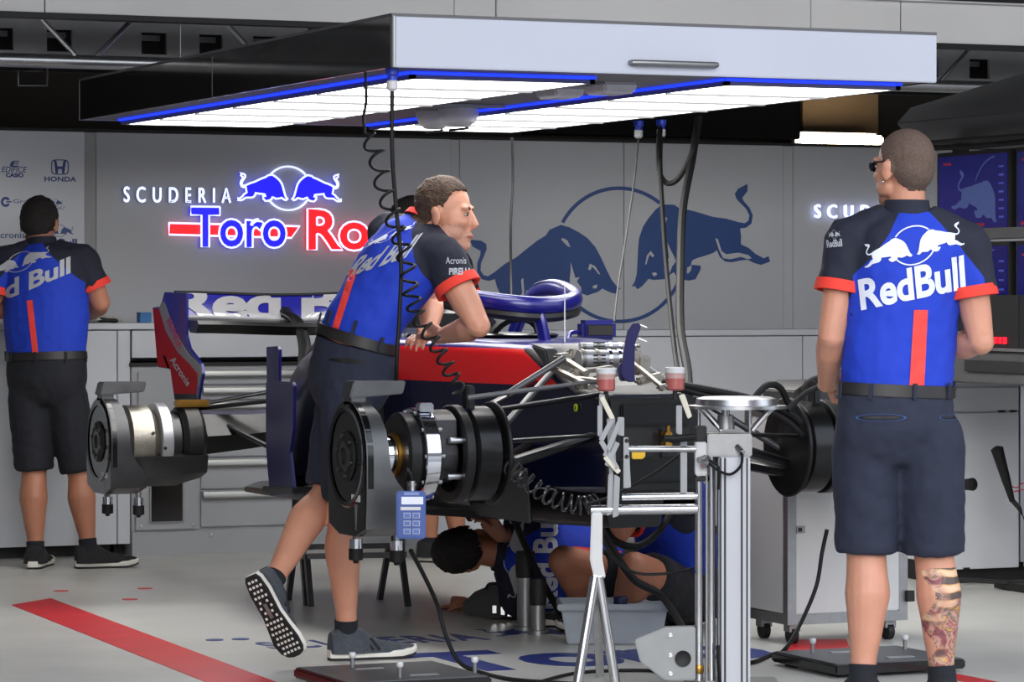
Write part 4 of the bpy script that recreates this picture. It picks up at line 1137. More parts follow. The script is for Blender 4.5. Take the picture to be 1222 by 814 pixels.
def hair_std(front=.078, side=.008, nape=-.068, recede=0.0):
    tab = [(-.12, nape), (-.055, nape), (-.030, nape*.55+side*.4), (-.014, side+.020), (.012, side+.022), (.022, side+.040), (.034, front-.012+recede), (.055, front+recede*.6), (.080, front), (.12, front)]
    def fn(q):
        lim = front
        for (y0, z0), (y1, z1) in zip(tab[:-1], tab[1:]):
            if y0 <= q.y <= y1: lim = z0+(z1-z0)*(q.y-y0)/(y1-y0); break
        if abs(q.x) > .079 and q.y > -.03 and q.z < .03: return False
        return q.z > lim+.004*noise.noise(q*120)
    return fn

# ---------------------------------------------------------------- mechanic standing on the right, seen from behind
D0 = 10.28; sc0 = F_PX/D0
base = PZ(1075, 350+F_PX*CAM_H/D0); base.z = 0
f0 = (VF*math.cos(.30)-VR*math.sin(.30)).normalized(); r0 = f0.cross(VU)
def LP(px, py, fw=0.0): return PD(px, py, D0)+f0*fw
J = dict(pelvis=LP(1068, 508), waist=LP(1071, 428), chest=LP(1083, 318, -.0), neck=LP(1082, 252, .0),
         Lsh=LP(1013, 284), Lel=LP(988, 402, -.03), Lwr=LP(1012, 462, .17), Lhd=LP(1040, 458, .26), Lpn=r0,
         Rsh=LP(1150, 290), Rel=LP(1167, 408, -.02), Rwr=LP(1140, 420, .20), Rhd=LP(1105, 415, .26), Rpn=-r0,
         Lhip=LP(1035, 520), Lkn=LP(1037, 662, .02), Lan=LP(1027, 806, -.02),
         Rhip=LP(1108, 520), Rkn=LP(1118, 664, .02), Ran=LP(1121, 808, -.02), Lff=f0-VR*.15, Rff=f0+VR*.25)
hf = (VF*.80-VR*.60).normalized()
HR = basis(None, hf, VU-hf*.10)
tat_c = [J['Rkn'], J['Ran']]
p_right = make_person('mechanic with shaved head and tattooed calf standing with his back turned, royal blue shirt', base, J, r0, f0, HR, LP(1079, 202, .0), M_skin, M_hair_s, hair_std(.075, .0, -.066), .0025, M_blue,
    dict(waist=(.160, .110), chest=(.172, .118), hip=(.178, .130), legr=1.10, armr=1.0, sleeve=.50, fold=1.3, short_t=.985, head=.99, waist_loose=.004,
         tattoo=lambda p: (p-tat_c[0].lerp(tat_c[1], .5)).length < .26 and (p-tat_c[0]).dot((tat_c[1]-tat_c[0]).normalized()) > .04 and ((p-tat_c[0].lerp(tat_c[1], .5)).dot(VR) > -.035+.02*math.sin(p.z*40))))
so, bv = J['_shirt'], J['_bvh']
b_, r_ = bulls2d(.07)
decal(px_quad(merge2d(b_, r_), [(1034, 330), (1152, 302), (1146, 256), (1028, 284)]), bv, 'bull_emblem', M_print, p_right, so)
decal(px_quad(text2d('RedBull', .03, .98), [(1028, 371), (1153, 345), (1150, 304), (1024, 334)]), bv, 'back_lettering', M_print, p_right, so)
decal(px_fit(poly2d([(0, 0), (.8, 0), (1, 1), (.25, 1)]), 1085, 1107, 370, 460), bv, 'back_stripe', mat('red_stripe', rgb(238, 66, 58), .7), p_right, so)
decal(px_fit(text2d('RedBull', .03), 987, 1005, 286, 295, .1), bv, 'sleeve_lettering', M_print_d, p_right, so, step=3)
decal(px_fit(merge2d(b_, r_), 989, 1003, 275, 285, .1), bv, 'sleeve_emblem', M_print_d, p_right, so, step=3)
# glasses and ear-ring
gT = lambda x, y, z: LP(1079, 202)+HR@Vector((x, y, z))
gl = part_root(p_right, 'sunglasses', 'dark sunglasses')
for sx in (-1, 1):
    MB().sweep([gT(sx*.034, .092, .010), gT(sx*.036, .100, .010)], [(.026, .018), (.024, .016)], 14).build('lens', mat('dark_lens', rgb(20, 26, 40), .08), gl)
    MB().tube([gT(sx*.060, .090, .018), gT(sx*.078, .060, .020), gT(sx*.084, .0, .022), gT(sx*.084, -.012, .010)], .003, 6).build('temple_arm', M_black, gl)
MB().tube([gT(-.010, .098, .013), gT(.010, .098, .013)], .003, 6).build('bridge', M_black, gl)
MB().ball(gT(-.088, .0, -.040), .004).build('ear_ring', M_steel, p_right)
sbv = J['_sbvh']; sh2 = J['_shorts']
M_stitch = mat('blue_stitching', rgb(52, 78, 130), .8)
for (x0, x1, y0, y1) in ((1021, 1082, 494, 503), (1120, 1145, 495, 502)):
    vs, fs = ring2d(0, 0, .90, 1.0, n=30); decal(px_fit((vs, fs), x0, x1, y0, y1), sbv, 'pocket_stitching', M_stitch, p_right, sh2, step=4)
    vs, fs = ring2d(0, 0, .0, .8, n=30); decal(px_fit((vs, fs), x0+4, x1-4, y0+2.5, y1-2.5), sbv, 'pocket_opening', M_black, p_right, sh2, step=4)

# ---------------------------------------------------------------- mechanic leaning over the cockpit
f1 = (VR*.80+VF*.60).normalized(); r1_ = f1.cross(VU)
J = dict(pelvis=PD(418, 452, 11.70), waist=PD(428, 392, 11.68), chest=PD(478, 318, 11.74), neck=PD(507, 268, 11.78),
         Rsh=PD(527, 306, 11.62), Rel=PD(571, 389, 11.56), Rwr=PD(528, 401, 11.76), Rhd=PD(508, 394, 11.86), Rpn=-VU+VR*.3,
         Lsh=PD(466, 278, 11.92), Lel=PD(515, 360, 12.10), Lwr=PD(512, 396, 11.98), Lhd=PD(500, 402, 11.90), Lpn=-VU,
         Rhip=PD(416, 478, 11.62), Rkn=PD(414, 606, 11.66), Ran=PD(413, 752, 11.70),
         Lhip=PD(412, 474, 11.80), Lkn=PD(392, 590, 11.76), Lan=PD(323, 696, 11.46), Rff=VR*.93+VF*.36, Lff=VR*.46-VU*.86+VF*.06, Lfu=VR*.42+VF*.85+VU*.22)
ax1 = (J['neck']-J['waist']).normalized()
f1t = (f1*.8-VU*.5); f1t = (f1t-ax1*f1t.dot(ax1)).normalized(); r1t = f1t.cross(ax1).normalized()
J['Lcalf'] = -VR*.7+VU*.3-VF*.4; J['Rcalf'] = -f1
hf = (VR*.955-VF*.27-VU*.10).normalized()
HR = basis(None, hf, VU+hf*.0)
base = PD(425, 700, 11.68); base.z = 0
p_lean = make_person('brown-haired mechanic leaning over the cockpit, one foot lifted behind him', base, J, r1t, f1t, HR, PD(531, 257, 11.74), M_skin, M_hair_b, hair_std(.086, .010, -.045, .008), .010, M_blue,
    dict(waist=(.150, .112), chest=(.178, .122), hip=(.165, .128), belt_t=.25, foot=.318, shoe_m=M_shoe_g, lugs='L', legr=1.02, armr=1.04, sleeve=.42, fold=1.2, short_t=.93, stubble=True, shirt_loose=.014, head=1.02,
         hair_grow=lambda q: (.35+1.0*max(0, min(1, (q.z-.01)/.10)))*(1-.45*max(0, min(1, (q.y-.03)/.04))), waist_loose=.0))
so, bv = J['_shirt'], J['_bvh']
decal(px_quad(text2d('Red Bull', .03, .98), [(408, 334), (484, 308), (505, 278), (432, 306)]), bv, 'back_lettering', M_print_d, p_lean, so)
decal(px_quad(merge2d(b_, r_), [(428, 302), (490, 275), (500, 262), (446, 284)]), bv, 'bull_emblem', M_print, p_lean, so, step=4)
decal(([(419, 321), (427, 322), (404, 394), (396, 393)], [(0, 1, 2, 3)]), bv, 'back_stripe', mat('red_stripe', rgb(238, 66, 58), .7), p_lean, so)
decal(px_fit(text2d('Acronis'), 532, 556, 307, 315, 0), bv, 'sleeve_lettering', M_print_d, p_lean, so, step=3)
decal(px_fit(merge2d(text2d('PIRELLI', .04)), 536, 560, 320, 328, 0), bv, 'sleeve_lettering', M_print_d, p_lean, so, step=3)
MB().sweep([J['neck']+ax1*.0, J['neck']+ax1*.022], [(.084, .084), (.079, .079)], 24, up=f1t).build('collar_trim', M_cuff, so)
sbv = J['_sbvh']; sh2 = J['_shorts']
vs, fs = ring2d(0, 0, .0, 1, n=24); decal(px_fit((vs, fs), 393, 436, 428, 433, -.08), sbv, 'pocket_opening', M_black, p_lean, sh2, step=4)

# ---------------------------------------------------------------- mechanic at the left bench
D2 = 15.62
f2 = (VF*.97+VR*.20).normalized(); r2_ = f2.cross(VU)
def LQ(px, py, fw=0.0): return PD(px, py, D2)+f2*fw
J = dict(pelvis=LQ(56, 452), waist=LQ(55, 402), chest=LQ(52, 330, .02), neck=LQ(46, 293, .05),
         Rsh=LQ(95, 310, .03), Rel=LQ(116, 362, .05), Rwr=LQ(90, 375, .24), Rhd=LQ(70, 372, .33), Rpn=-VU,
         Lsh=LQ(6, 312, .03), Lel=LQ(-14, 366, .03), Lwr=LQ(12, 376, .24), Lhd=LQ(30, 373, .33), Lpn=-VU,
         Lhip=LQ(36, 470), Lkn=LQ(39, 565, .02), Lan=LQ(45, 655, -.03),
         Rhip=LQ(78, 470), Rkn=LQ(94, 567, .02), Ran=LQ(107, 652, -.02), Lff=f2-VR*.15, Rff=VR*.94+VF*.34)
hf = (VF*.95+VR*.1-VU*.32).normalized()
base = PZ(56, 350+F_PX*CAM_H/D2); base.z = 0
p_left = make_person('dark-haired mechanic in royal blue shirt and dark shorts working at the white bench', base, J, r2_, f2, basis(None, hf, VU), LQ(40, 268, .08), M_skin2, M_hair_d, hair_std(.07, .0, -.066), .012, M_blue,
    dict(waist=(.176, .13), chest=(.182, .125), hip=(.178, .135), legr=1.05, armr=1.08, sleeve=.60, short_t=.96, shorts_m=mat('black_shorts', rgb(24, 26, 34), .85, 0, .1, 22, .18, 16), face=False, voxel=.007))
so, bv = J['_shirt'], J['_bvh']
decal(px_quad(text2d('Red Bull', .03, .98), [(-30, 374), (84, 326), (84, 306), (-30, 350)]), bv, 'back_lettering', M_print_d, p_left, so, step=4)
decal(px_quad(merge2d(b_, r_), [(-12, 336), (62, 312), (60, 289), (-14, 314)]), bv, 'bull_emblem', M_print_d, p_left, so, step=4)
decal(([(32, 359), (39, 358), (46, 423), (39, 422)], [(0, 1, 2, 3)]), bv, 'back_stripe', mat('red_stripe', rgb(238, 66, 58), .7), p_left, so)

# ---------------------------------------------------------------- mechanic lying on his side under the car
D3 = 13.05
f3 = (VF*.98+VR*.1).normalized(); up3 = (-VR*.99+VU*.05)
def LL(px, py, d=0.0): return PD(px, py, D3+d)
J = dict(pelvis=LL(765, 688, .1), waist=LL(720, 682, .08), chest=LL(640, 674, .03), neck=LL(600, 662, .02),
         Rsh=LL(622, 628, .02), Rel=LL(630, 624, .16), Rwr=LL(598, 640, -.06), Rhd=LL(583, 622, -.08), Rpn=-VR,
         Lsh=LL(618, 716, .06), Lel=LL(600, 726, .32), Lwr=LL(560, 722, .45), Lhd=LL(540, 722, .5), Lpn=-VU,
         Rhip=LL(790, 668, .15), Rkn=LL(815, 668, .60), Ran=LL(850, 680, .98),
         Lhip=LL(790, 712, .15), Lkn=LL(818, 712, .60), Lan=LL(855, 716, .98), Lff=VR*.5+VF*.8, Rff=VR*.5+VF*.8, Lfu=VU*.9-VF*.5+VR*.3, Rfu=VU*.9-VF*.5+VR*.3)
hf = (VF*.97-VU*.12+VR*.18).normalized()
ax3 = (J['neck']-J['pelvis']).normalized(); f3 = (f3-ax3*f3.dot(ax3)).normalized(); r3_ = f3.cross(ax3).normalized()
base = LL(680, 700); base.z = 0
p_lie = make_person('mechanic lying on his side on the floor under the raised car, hand at his ear', base, J, r3_, f3, basis(None, hf, -VR*.97-VU*.22), LL(556, 655, .0), M_skin2, M_hair_d, hair_std(.07, .0, -.060), .012, M_blue,
    dict(waist=(.150, .11), chest=(.170, .115), hip=(.160, .12), sleeve=.5, face=False, voxel=.007, hands=(.4, 1.0)))
so, bv = J['_shirt'], J['_bvh']
decal(px_quad(text2d('Red Bull', .03, .98), [(666, 726), (666, 610), (636, 610), (636, 726)]), bv, 'back_lettering', M_print, p_lie, so, step=4)
decal(px_quad(merge2d(b_, r_), [(632, 716), (634, 618), (602, 618), (600, 716)]), bv, 'bull_emblem', M_print_d, p_lie, so, step=4)
decal(([(684, 652), (742, 658), (736, 667), (684, 662)], [(0, 1, 2, 3)]), bv, 'back_stripe', mat('red_stripe', rgb(238, 66, 58), .7), p_lie, so)

# ---------------------------------------------------------------- mechanic squatting behind the front stand
D4 = 12.75
f4 = (-VR*.80-VF*.35).normalized(); r4_ = f4.cross(VU)
J = dict(pelvis=PD(822, 706, 12.85), waist=PD(812, 664, 12.85), chest=PD(798, 606, 12.72), neck=PD(790, 566, 12.62),
         Lsh=PD(758, 600, 12.52), Lel=PD(735, 640, 12.42), Lwr=PD(725, 610, 12.30), Lhd=PD(722, 595, 12.25), Lpn=VU,
         Rsh=PD(822, 590, 12.90), Rel=PD(780, 640, 13.0), Rwr=PD(745, 620, 12.90), Rhd=PD(730, 605, 12.85), Rpn=VU,
         Lhip=PD(815, 712, 12.72), Lkn=PD(757, 678, 12.36), Lan=PD(738, 740, 12.64),
         Rhip=PD(800, 712, 12.98), Rkn=PD(673, 670, 12.72), Ran=PD(704, 738, 12.86), Lff=-VR, Rff=-VR)
ax4 = (J['neck']-J['pelvis']).normalized(); f4t = (f4-ax4*f4.dot(ax4)).normalized(); r4t = f4t.cross(ax4).normalized()
J['Lcalf'] = VR; J['Rcalf'] = VR
base = PD(780, 740, 12.7); base.z = 0
p_sq = make_person('mechanic squatting with bare knees raised behind the grey plastic tub', base, J, r4t, f4t, basis(None, f4, VU), PD(786, 538, 12.60), M_skin2, M_hair_d, hair_std(.07, .0, -.066), .010, M_blue,
    dict(waist=(.165, .12), chest=(.175, .12), hip=(.165, .13), legr=1.08, sleeve=.5, short_t=.62, face=True, voxel=.007, head=.97, shorts_m=MATS['black_shorts']))

# ---------------------------------------------------------------- person beyond the car, mostly hidden
D5 = 16.0
f5 = (-VF*.4+VR*.9).normalized(); r5_ = f5.cross(VU)
def LH(px, py, d=0.0): return PD(px, py, D5+d)
J = dict(pelvis=LH(528, 445), waist=LH(528, 400), chest=LH(528, 335), neck=LH(510, 298),
         Lsh=LH(505, 310, .18), Lel=LH(525, 375, .2), Lwr=LH(560, 390, .1), Rsh=LH(545, 315, -.15), Rel=LH(560, 375, -.1), Rwr=LH(575, 395, .0),
         Lhip=LH(535, 462, .08), Lkn=LH(543, 560, .05), Lan=LH(546, 650, .05),
         Rhip=LH(522, 462, -.08), Rkn=LH(514, 560, -.05), Ran=LH(513, 650, -.05), Lff=VR*.9-VF*.2, Rff=VR*.9-VF*.2)
base = PZ(529, 350+F_PX*CAM_H/D5); base.z = 0
hf = (VR*.9+VF*.2-VU*.3).normalized()
p_hid = make_person('dark-haired person in navy standing beyond the car behind the leaning mechanic', base, J, r5_, f5, basis(None, hf, VU), LH(492, 268), M_skin2, M_hair_d, hair_std(.06, .0, -.07), .014, M_navy,
    dict(face=False, voxel=.008, sleeve=.6, shorts_m=MATS['black_shorts']))
# ================================================================== the car
M_cblue = mat('car_gloss_blue', rgb(18, 18, 104), .28, .1, .06, 3, coat=.3)
M_cblue2 = mat('car_bright_blue', rgb(10, 10, 78), .3, 0, .06, 3, coat=.1, spec=.25)
M_cnavy = mat('car_navy', rgb(14, 18, 46), .25, .1, .1, 3, coat=.5)
M_cred = mat('car_red', rgb(205, 24, 30), .3, 0, .04, 3, coat=.4)
M_csil = mat('car_silver', rgb(176, 176, 180), .28, .6, .04, 5)
M_carb = carbon('carbon_gloss', 11, .3)
M_carbm = carbon('carbon_matt', 16, .5)
M_chrome = mat('chrome', rgb(225, 226, 230), .07, 1.0, .02)
M_mag = mat('cast_alloy', rgb(150, 146, 137), .4, .9, .12, 18, .08, 40)
M_gold = mat('gold_ring', rgb(176, 132, 60), .3, .9, .15, 30)
M_darksteel = mat('dark_steel', rgb(70, 70, 72), .35, .8, .1, 14)
M_plate = mat('fixture_grey', rgb(96, 97, 98), .38, .75, .14, 10)
M_plateb = mat('fixture_black', rgb(9, 9, 10), .2, 0, .2, 8, coat=.2)
XC, YF, HZ = 4.98, 10.40, .741
car = thing('race_car', 'dark blue and red single-seater race car without wheels, raised on stands', 'race car', (XC, 11.9, 0))
def ringsec(Y, hw_t, hw_b, zt, zb, r=.05, n=6, x=XC):
    """rounded trapezium cross-section in the XZ plane"""
    pts = []
    cor = [(hw_t-r, zt-r, 0), (-(hw_t-r), zt-r, PI/2), (-(hw_b-r), zb+r, PI), (hw_b-r, zb+r, 3*PI/2)]
    for cx_, cz_, a0 in cor:
        for i in range(n+1):
            t = a0+PI/2*i/n; pts.append(Vector((x+cx_+r*math.cos(t), Y, cz_+r*math.sin(t))))
    return pts
# ---- monocoque with painted bands (cut along the real colour edges)
secs = [(10.32, .165, .150, .935, .60, .03), (10.55, .180, .165, .960, .585, .035), (10.72, .195, .185, 1.035, .575, .04), (10.88, .225, .215, 1.100, .565, .045), (11.3, .300, .290, 1.112, .550, .05), (11.8, .360, .350, 1.112, .530, .05), (12.35, .400, .390, 1.105, .52, .05)]
mb = MB().loft([ringsec(Y, a, b, zt, zb, r) for (Y, a, b, zt, zb, r) in secs])
me = mb.mesh('monocoque', Vector(car['org'])); bm = bmesh.new(); bm.from_mesh(me); og = Vector(car['org'])
def cut(co, no): bmesh.ops.bisect_plane(bm, geom=bm.verts[:]+bm.edges[:]+bm.faces[:], plane_co=Vector(co)-og, plane_no=no, dist=1e-6)
cut((0, 0, 1.083), (0, 0, 1)); cut((0, 0, .955), (0, 0, 1))
dgn = Vector((0, -.125, -.33)).normalized()      # slanting front end of the red band
pn_ = Vector((0, .955-1.083, 10.92-10.66)); dn_ = Vector((0, 1.083-.955, -(10.92-10.66)))
nrm_d = Vector((0, 1.083-.955, (10.66-10.92)*-1)).normalized()
# line through (Y=10.90, z=1.083) and (Y=10.66, z=.955)
ld = Vector((0, 10.66-10.90, .955-1.083)).normalized(); nd = Vector((0, -ld.z, ld.y))
cut((0, 10.90, 1.083), nd)
for f in bm.faces:
    c = f.calc_center_median()+og
    behind = (c-Vector((0, 10.90, 1.083))).dot(nd)*(1 if nd.y > 0 else -1) > 0
    f.material_index = 1 if (c.z > 1.083 and c.y > 10.8) else (2 if (.955 < c.z < 1.083 and behind) else 0)
    if c.y < 10.86 and f.normal.z > .35: f.material_index = 3
bm.to_mesh(me); bm.free()
mono = link('monocoque', me, [M_cnavy, M_cblue, M_cred, M_carbm], car, 40)
bvm = bvh_of(mono, car)
p = PX(693, 476, XC-.2)
MB().lathe([(.001, -.003), (.014, -.003), (.014, 0)], (XC-.182, 10.53, .885), (1, 0, 0), 18).build('yellow_badge', mat('badge_yellow', rgb(205, 215, 40), .5), mono)
solid2d(MB(), fit2d(text2d('6'), -.005, .005, -.007, .007), (XC-.1865, 10.53, .885), (0, -1, 0), (0, 0, 1), (.001, 0, 0)).build('badge_number', M_black, mono, smooth=0)
# cockpit opening, seat back and headrest
MB().loft([[Vector((XC+w_*math.cos(t), Y0+l_*math.sin(t), z)) for t in [2*PI*i/28 for i in range(28)]] for (w_, l_, z, Y0) in ((.23, .40, 1.10, 11.78), (.25, .43, 1.125, 11.78), (.235, .41, 1.13, 11.78))]).build('cockpit_rim', M_carb, car)
MB().box((XC, 12.15, 1.115), (.50, .20, .06), taper=.85).build('headrest', M_cnavy, car, bevel=.02)
MB().lathe([(.085, .0), (.11, .0), (.11, .02), (.085, .02), (.085, 0)], (XC, 11.48, 1.10), (0, .85, .5), 24).build('steering_wheel', M_black, car)
# ---- engine cover and roll hoop
es = [(12.30, .30, .38, 1.20, .56, .10), (12.55, .22, .36, 1.34, .55, .12), (12.9, .15, .30, 1.30, .55, .10), (13.3, .10, .20, 1.16, .56, .06), (13.7, .07, .13, .98, .58, .04)]
MB().loft([ringsec(*e) for e in es]).build('engine_cover', M_carb, car)
MB().loft([ringsec(Y, a, a, zt, zb, .06) for (Y, a, zt, zb) in ((12.38, .11, 1.40, 1.16), (12.5, .115, 1.42, 1.17), (12.75, .10, 1.40, 1.15))]).build('air_intake', M_cblue, car)
# curved black sidepod duct behind the leaning man
MB().loft([[Vector((XC-.40-.20*math.sin(t)*s_, Y, .58+ .50*h*math.cos(t)**1 if math.cos(t) > 0 else .58-.06*abs(math.cos(t)))) for t in [-PI/2+PI*i/14 for i in range(15)]] for (Y, s_, h) in ((11.9, .7, .85), (12.2, 1.0, 1.0), (12.5, .95, .96), (12.72, .5, .7), (12.85, .2, .4))], closed=True).build('sidepod', M_carb, car)
MB().loft([[Vector((XC+.40+.20*math.sin(t)*s_, Y, .58+ .50*h*math.cos(t) if math.cos(t) > 0 else .58-.06*abs(math.cos(t)))) for t in [-PI/2+PI*i/14 for i in range(15)]] for (Y, s_, h) in ((11.9, .7, .85), (12.2, 1.0, 1.0), (12.5, .95, .96), (12.72, .5, .7), (12.85, .2, .4))], closed=True).build('sidepod', M_carb, car)
# floor and front tray
MB().prism([(-.22, 10.85), (-.42, 11.25), (-.56, 11.7), (-.58, 12.9), (-.40, 13.25), (.40, 13.25), (.58, 12.9), (.56, 12.3), (.40, 11.9), (.30, 11.4), (.22, 10.85)], (XC, 0, .475), (1, 0, 0), (0, 1, 0), (0, 0, .022)).build('underbody_panel', M_carb, car, bevel=.004)
MB().loft([ringsec(10.44, .11, .10, .59, .472, .02), ringsec(10.75, .20, .20, .60, .470, .02), ringsec(11.5, .28, .28, .6, .474, .02)]).build('front_tray', M_carb, car)
# bargeboards: tall bright blue blades beside the sidepod, dark ones under the chassis
def blade(x, pts, m, th=.012, bow=.02, nm='bargeboard', lean=0.0):
    """pts in (Y, z); a curved blade of real thickness"""
    ys = [p[0] for p in pts]; y0, y1 = min(ys), max(ys); A = []; B = []
    for (y, z) in pts:
        t = (y-y0)/(y1-y0+1e-9); off = bow*math.sin(PI*t)+lean*t
        A.append(Vector((x-off, y, z))); B.append(Vector((x-off+th, y, z)))
    n = len(pts); fs = [tuple(range(n-1, -1, -1)), tuple(range(n, 2*n))]+[(i, (i+1) % n, n+(i+1) % n, n+i) for i in range(n)]
    return MB().add(A+B, fs).build(nm, m, car, smooth=0, bevel=.003)
q = lambda px, py, X: (PX(px, py, X).y, PX(px, py, X).z)
X1 = 4.33
blade(X1+.05, [q(317.5, 414, X1+.05), q(330, 413, X1+.05), q(333, 417, X1+.05), q(332, 470, X1+.05), q(318, 470, X1+.05)], M_cblue2, bow=-.01)
blade(X1, [q(330, 455, X1), q(349, 456, X1), q(350.5, 460, X1), q(350, 512, X1), q(346, 540, X1), q(351, 588, X1), q(322, 592, X1), q(319, 560, X1), q(317, 530, X1), q(317, 456, X1)], M_cblue2, bow=.0)
blade(X1-.01, [q(316, 580, X1), q(352, 582, X1), q(352, 589, X1), q(316, 589, X1)], M_carb, th=.10)
for k in range(3):
    Xk = XC-.24-.07*k
    blade(Xk, [(10.80+.10*k, .525), (11.35, .515), (11.35, .62), (11.1, .74-.03*k), (10.88+.10*k, .70-.02*k)], M_carb, th=.008, bow=.03, nm='turning_vane')
    blade(2*XC-Xk, [(10.80+.10*k, .525), (11.35, .515), (11.35, .62), (11.1, .74-.03*k), (10.88+.10*k, .70-.02*k)], M_carb, th=.008, bow=-.03, nm='turning_vane')
blade(XC-.33, [(10.62, .66), (10.60, .485), (11.7, .485), (11.7, .66), (11.1, .735), (10.75, .73)], M_carb, th=.01, bow=.03)
blade(XC+.33, [(10.62, .66), (10.60, .485), (11.3, .485), (11.3, .66), (11.1, .735), (10.75, .73)], M_carb, th=.01, bow=-.03)
# sidepod innards seen between the blades and the leaning man
for (px, py, r) in ((356, 545, .035), (360, 520, .02), (352, 568, .03), (364, 575, .025), (358, 500, .03)):
    c = PX(px, py, XC-.50); MB().cyl(c+Vector((-.05, 0, 0)), c+Vector((.05, .02, .01)), r, r*.8, n=14).build('pipe_fitting', M_darksteel if r > .022 else M_alu_d, car)
c = PX(358, 548, XC-.52); MB().box(c, (.04, .05, .05)).build('connector_block', M_whitepl, car, bevel=.004)
MB().tube(catmull([PX(352, 590, XC-.5), PX(357, 570, XC-.52), PX(356, 545, XC-.54), PX(364, 530, XC-.52), PX(370, 510, XC-.5)], 6), .004, 6).build('wire', M_whitepl, car)
# ---- halo
H = [(XC, 11.24, 1.232), (XC-.11, 11.27, 1.240), (XC-.20, 11.37, 1.256), (XC-.255, 11.55, 1.280), (XC-.28, 11.78, 1.300), (XC-.295, 12.0, 1.262), (XC-.31, 12.2, 1.13)]
Hm = [(2*XC-x, y, z) for x, y, z in H]
hp_ = catmull(list(reversed(H))+Hm[1:], 6)
ho = MB().sweep(hp_, (.026, .032), 14, up=Vector((0, 0, 1))).build('halo', M_cblue, car)
MB().sweep([p+Vector((0, 0, .027)) for p in hp_[8:-8]], (.020, .008), 8).build('halo_fairing', M_cblue, ho)
MB().sweep(catmull([(XC, 11.30, 1.235), (XC, 11.265, 1.205), (XC, 11.235, 1.16), (XC, 11.20, 1.09)], 5), [(.020, .034)]*16, 12).build('halo_pillar', M_cblue, ho)
MB().sweep([p+Vector((0, 0, -.040)) for p in hp_[14:-14]], (.020, .020), 8).build('halo_lining', M_carbm, ho)
# mirror on the far side
mc = PX(712, 394, 5.46)
mi_ = MB().box(mc, (.145, .07, .078)).build('mirror', M_cblue, car, bevel=.014)
MB().box(mc+Vector((0, -.036, 0)), (.11, .004, .042)).build('mirror_recess', M_black, mi_, bevel=.002)
MB().tube(catmull([mc+Vector((-.07, 0, -.01)), mc+Vector((-.12, -.02, -.01)), mc+Vector((-.16, -.06, -.04)), Vector((XC+.2, mc.y-.1, 1.10))], 5), .009, 8).build('mirror_stalk', M_cblue, mi_)
mc2 = Vector((2*XC-mc.x, mc.y, mc.z))
# antenna rod
an_ = PX(674, 410, XC); MB().cyl(an_+Vector((0, 0, -.04)), an_+Vector((0, 0, .225)), .0035, .002, n=8).build('antenna_rod', mat('pale_rod', rgb(190, 192, 198), .4), car)
# ---- exposed front: wedge, rockers, dampers, bulkhead
MB().prism([(0, 0), (.16, 0), (.10, .10), (-.02, .115)], (XC-.20, 10.86, .985), (0, -1, 0), (0, 0, 1), (.05, 0, 0)).build('wedge_cover', M_darksteel, car, bevel=.006)
def damper(px, py, D, L, r):
    c = PD(px, py, D); ex = Vector((1, 0, 0))
    o = MB().cyl(c-ex*L/2, c+ex*L/2, r, n=20).build('damper', M_csil, car)
    for t in (-.42, -.1, .18, .40): MB().cyl(c+ex*(L*t-.006), c+ex*(L*t+.006), r*1.12, n=20).build('damper_collar', M_chrome if t > 0 else M_mag, o)
    for k in range(3):
        MB().box(c+Vector((-.015, -r*.98, .012-.012*k)), (.045, .004, .005)).build('damper_slot', M_black, o)
    MB().cyl(c+ex*L/2, c+ex*(L/2+.05), r*.45, n=12).build('damper_rod', M_chrome, o)
    MB().ball(c+ex*(L/2+.06), r*.6).build('damper_eye', M_mag, o)
damper(716, 428, 11.55, .165, .030)
damper(718, 413, 11.9, .17, .012)
for (px, py, D, d) in ((672, 432, 11.5, (.05, .06, .06)), (690, 447, 11.35, (.06, .05, .035)), (700, 459, 11.25, (.09, .05, .03)), (765, 436, 11.5, (.05, .06, .07)), (757, 424, 11.6, (.05, .05, .03)), (775, 452, 11.4, (.10, .05, .025)), (730, 447, 11.45, (.14, .05, .02)), (684, 424, 11.6, (.04, .05, .04)), (800, 461, 11.4, (.09, .05, .022)), (712, 441, 11.4, (.12, .06, .015))):
    MB().box(PD(px, py, D), d, Matrix.Rotation(random.uniform(-.25, .25), 3, 'Y')).build('rocker_block', M_mag, car, bevel=.008)
for (a, b, r) in (((672, 428, 11.5), (700, 446, 11.3), .012), ((660, 440, 11.4), (705, 462, 11.2), .012), ((690, 452, 11.3), (722, 456, 11.2), .010), ((752, 430, 11.5), (790, 462, 11.3), .009)):
    MB().cyl(PD(*a), PD(*b), r, n=10).build('link_rod', M_mag, car)
# blue fin standing on the bulkhead
fo = PD(751, 455, 11.3)
def fin(px_pts, D, th, m, nm):
    P = [PD(x, y, D) for x, y in px_pts]
    A = [p for p in P]; B = [p+VF*th for p in P]; n = len(P)
    fs = [tuple(range(n-1, -1, -1)), tuple(range(n, 2*n))]+[(i, (i+1) % n, n+(i+1) % n, n+i) for i in range(n)]
    return MB().add(A+B, fs).build(nm, m, car, smooth=0, bevel=.003)
fin([(748, 456), (741, 446), (744, 420), (749, 395), (755, 386), (763, 385), (765, 390), (758, 410), (757, 440), (758, 456)], 11.28, .05, M_cblue2, 'nose_fin')
fin([(740, 455), (736, 440), (742, 432), (750, 455)], 11.32, .05, M_cblue2, 'nose_fin_foot')
for dy in (0, 17): MB().tube([PD(762, 387+dy, 11.3), PD(772, 391+dy, 11.3)], .002, 5).build('fin_pin', M_alu, car)
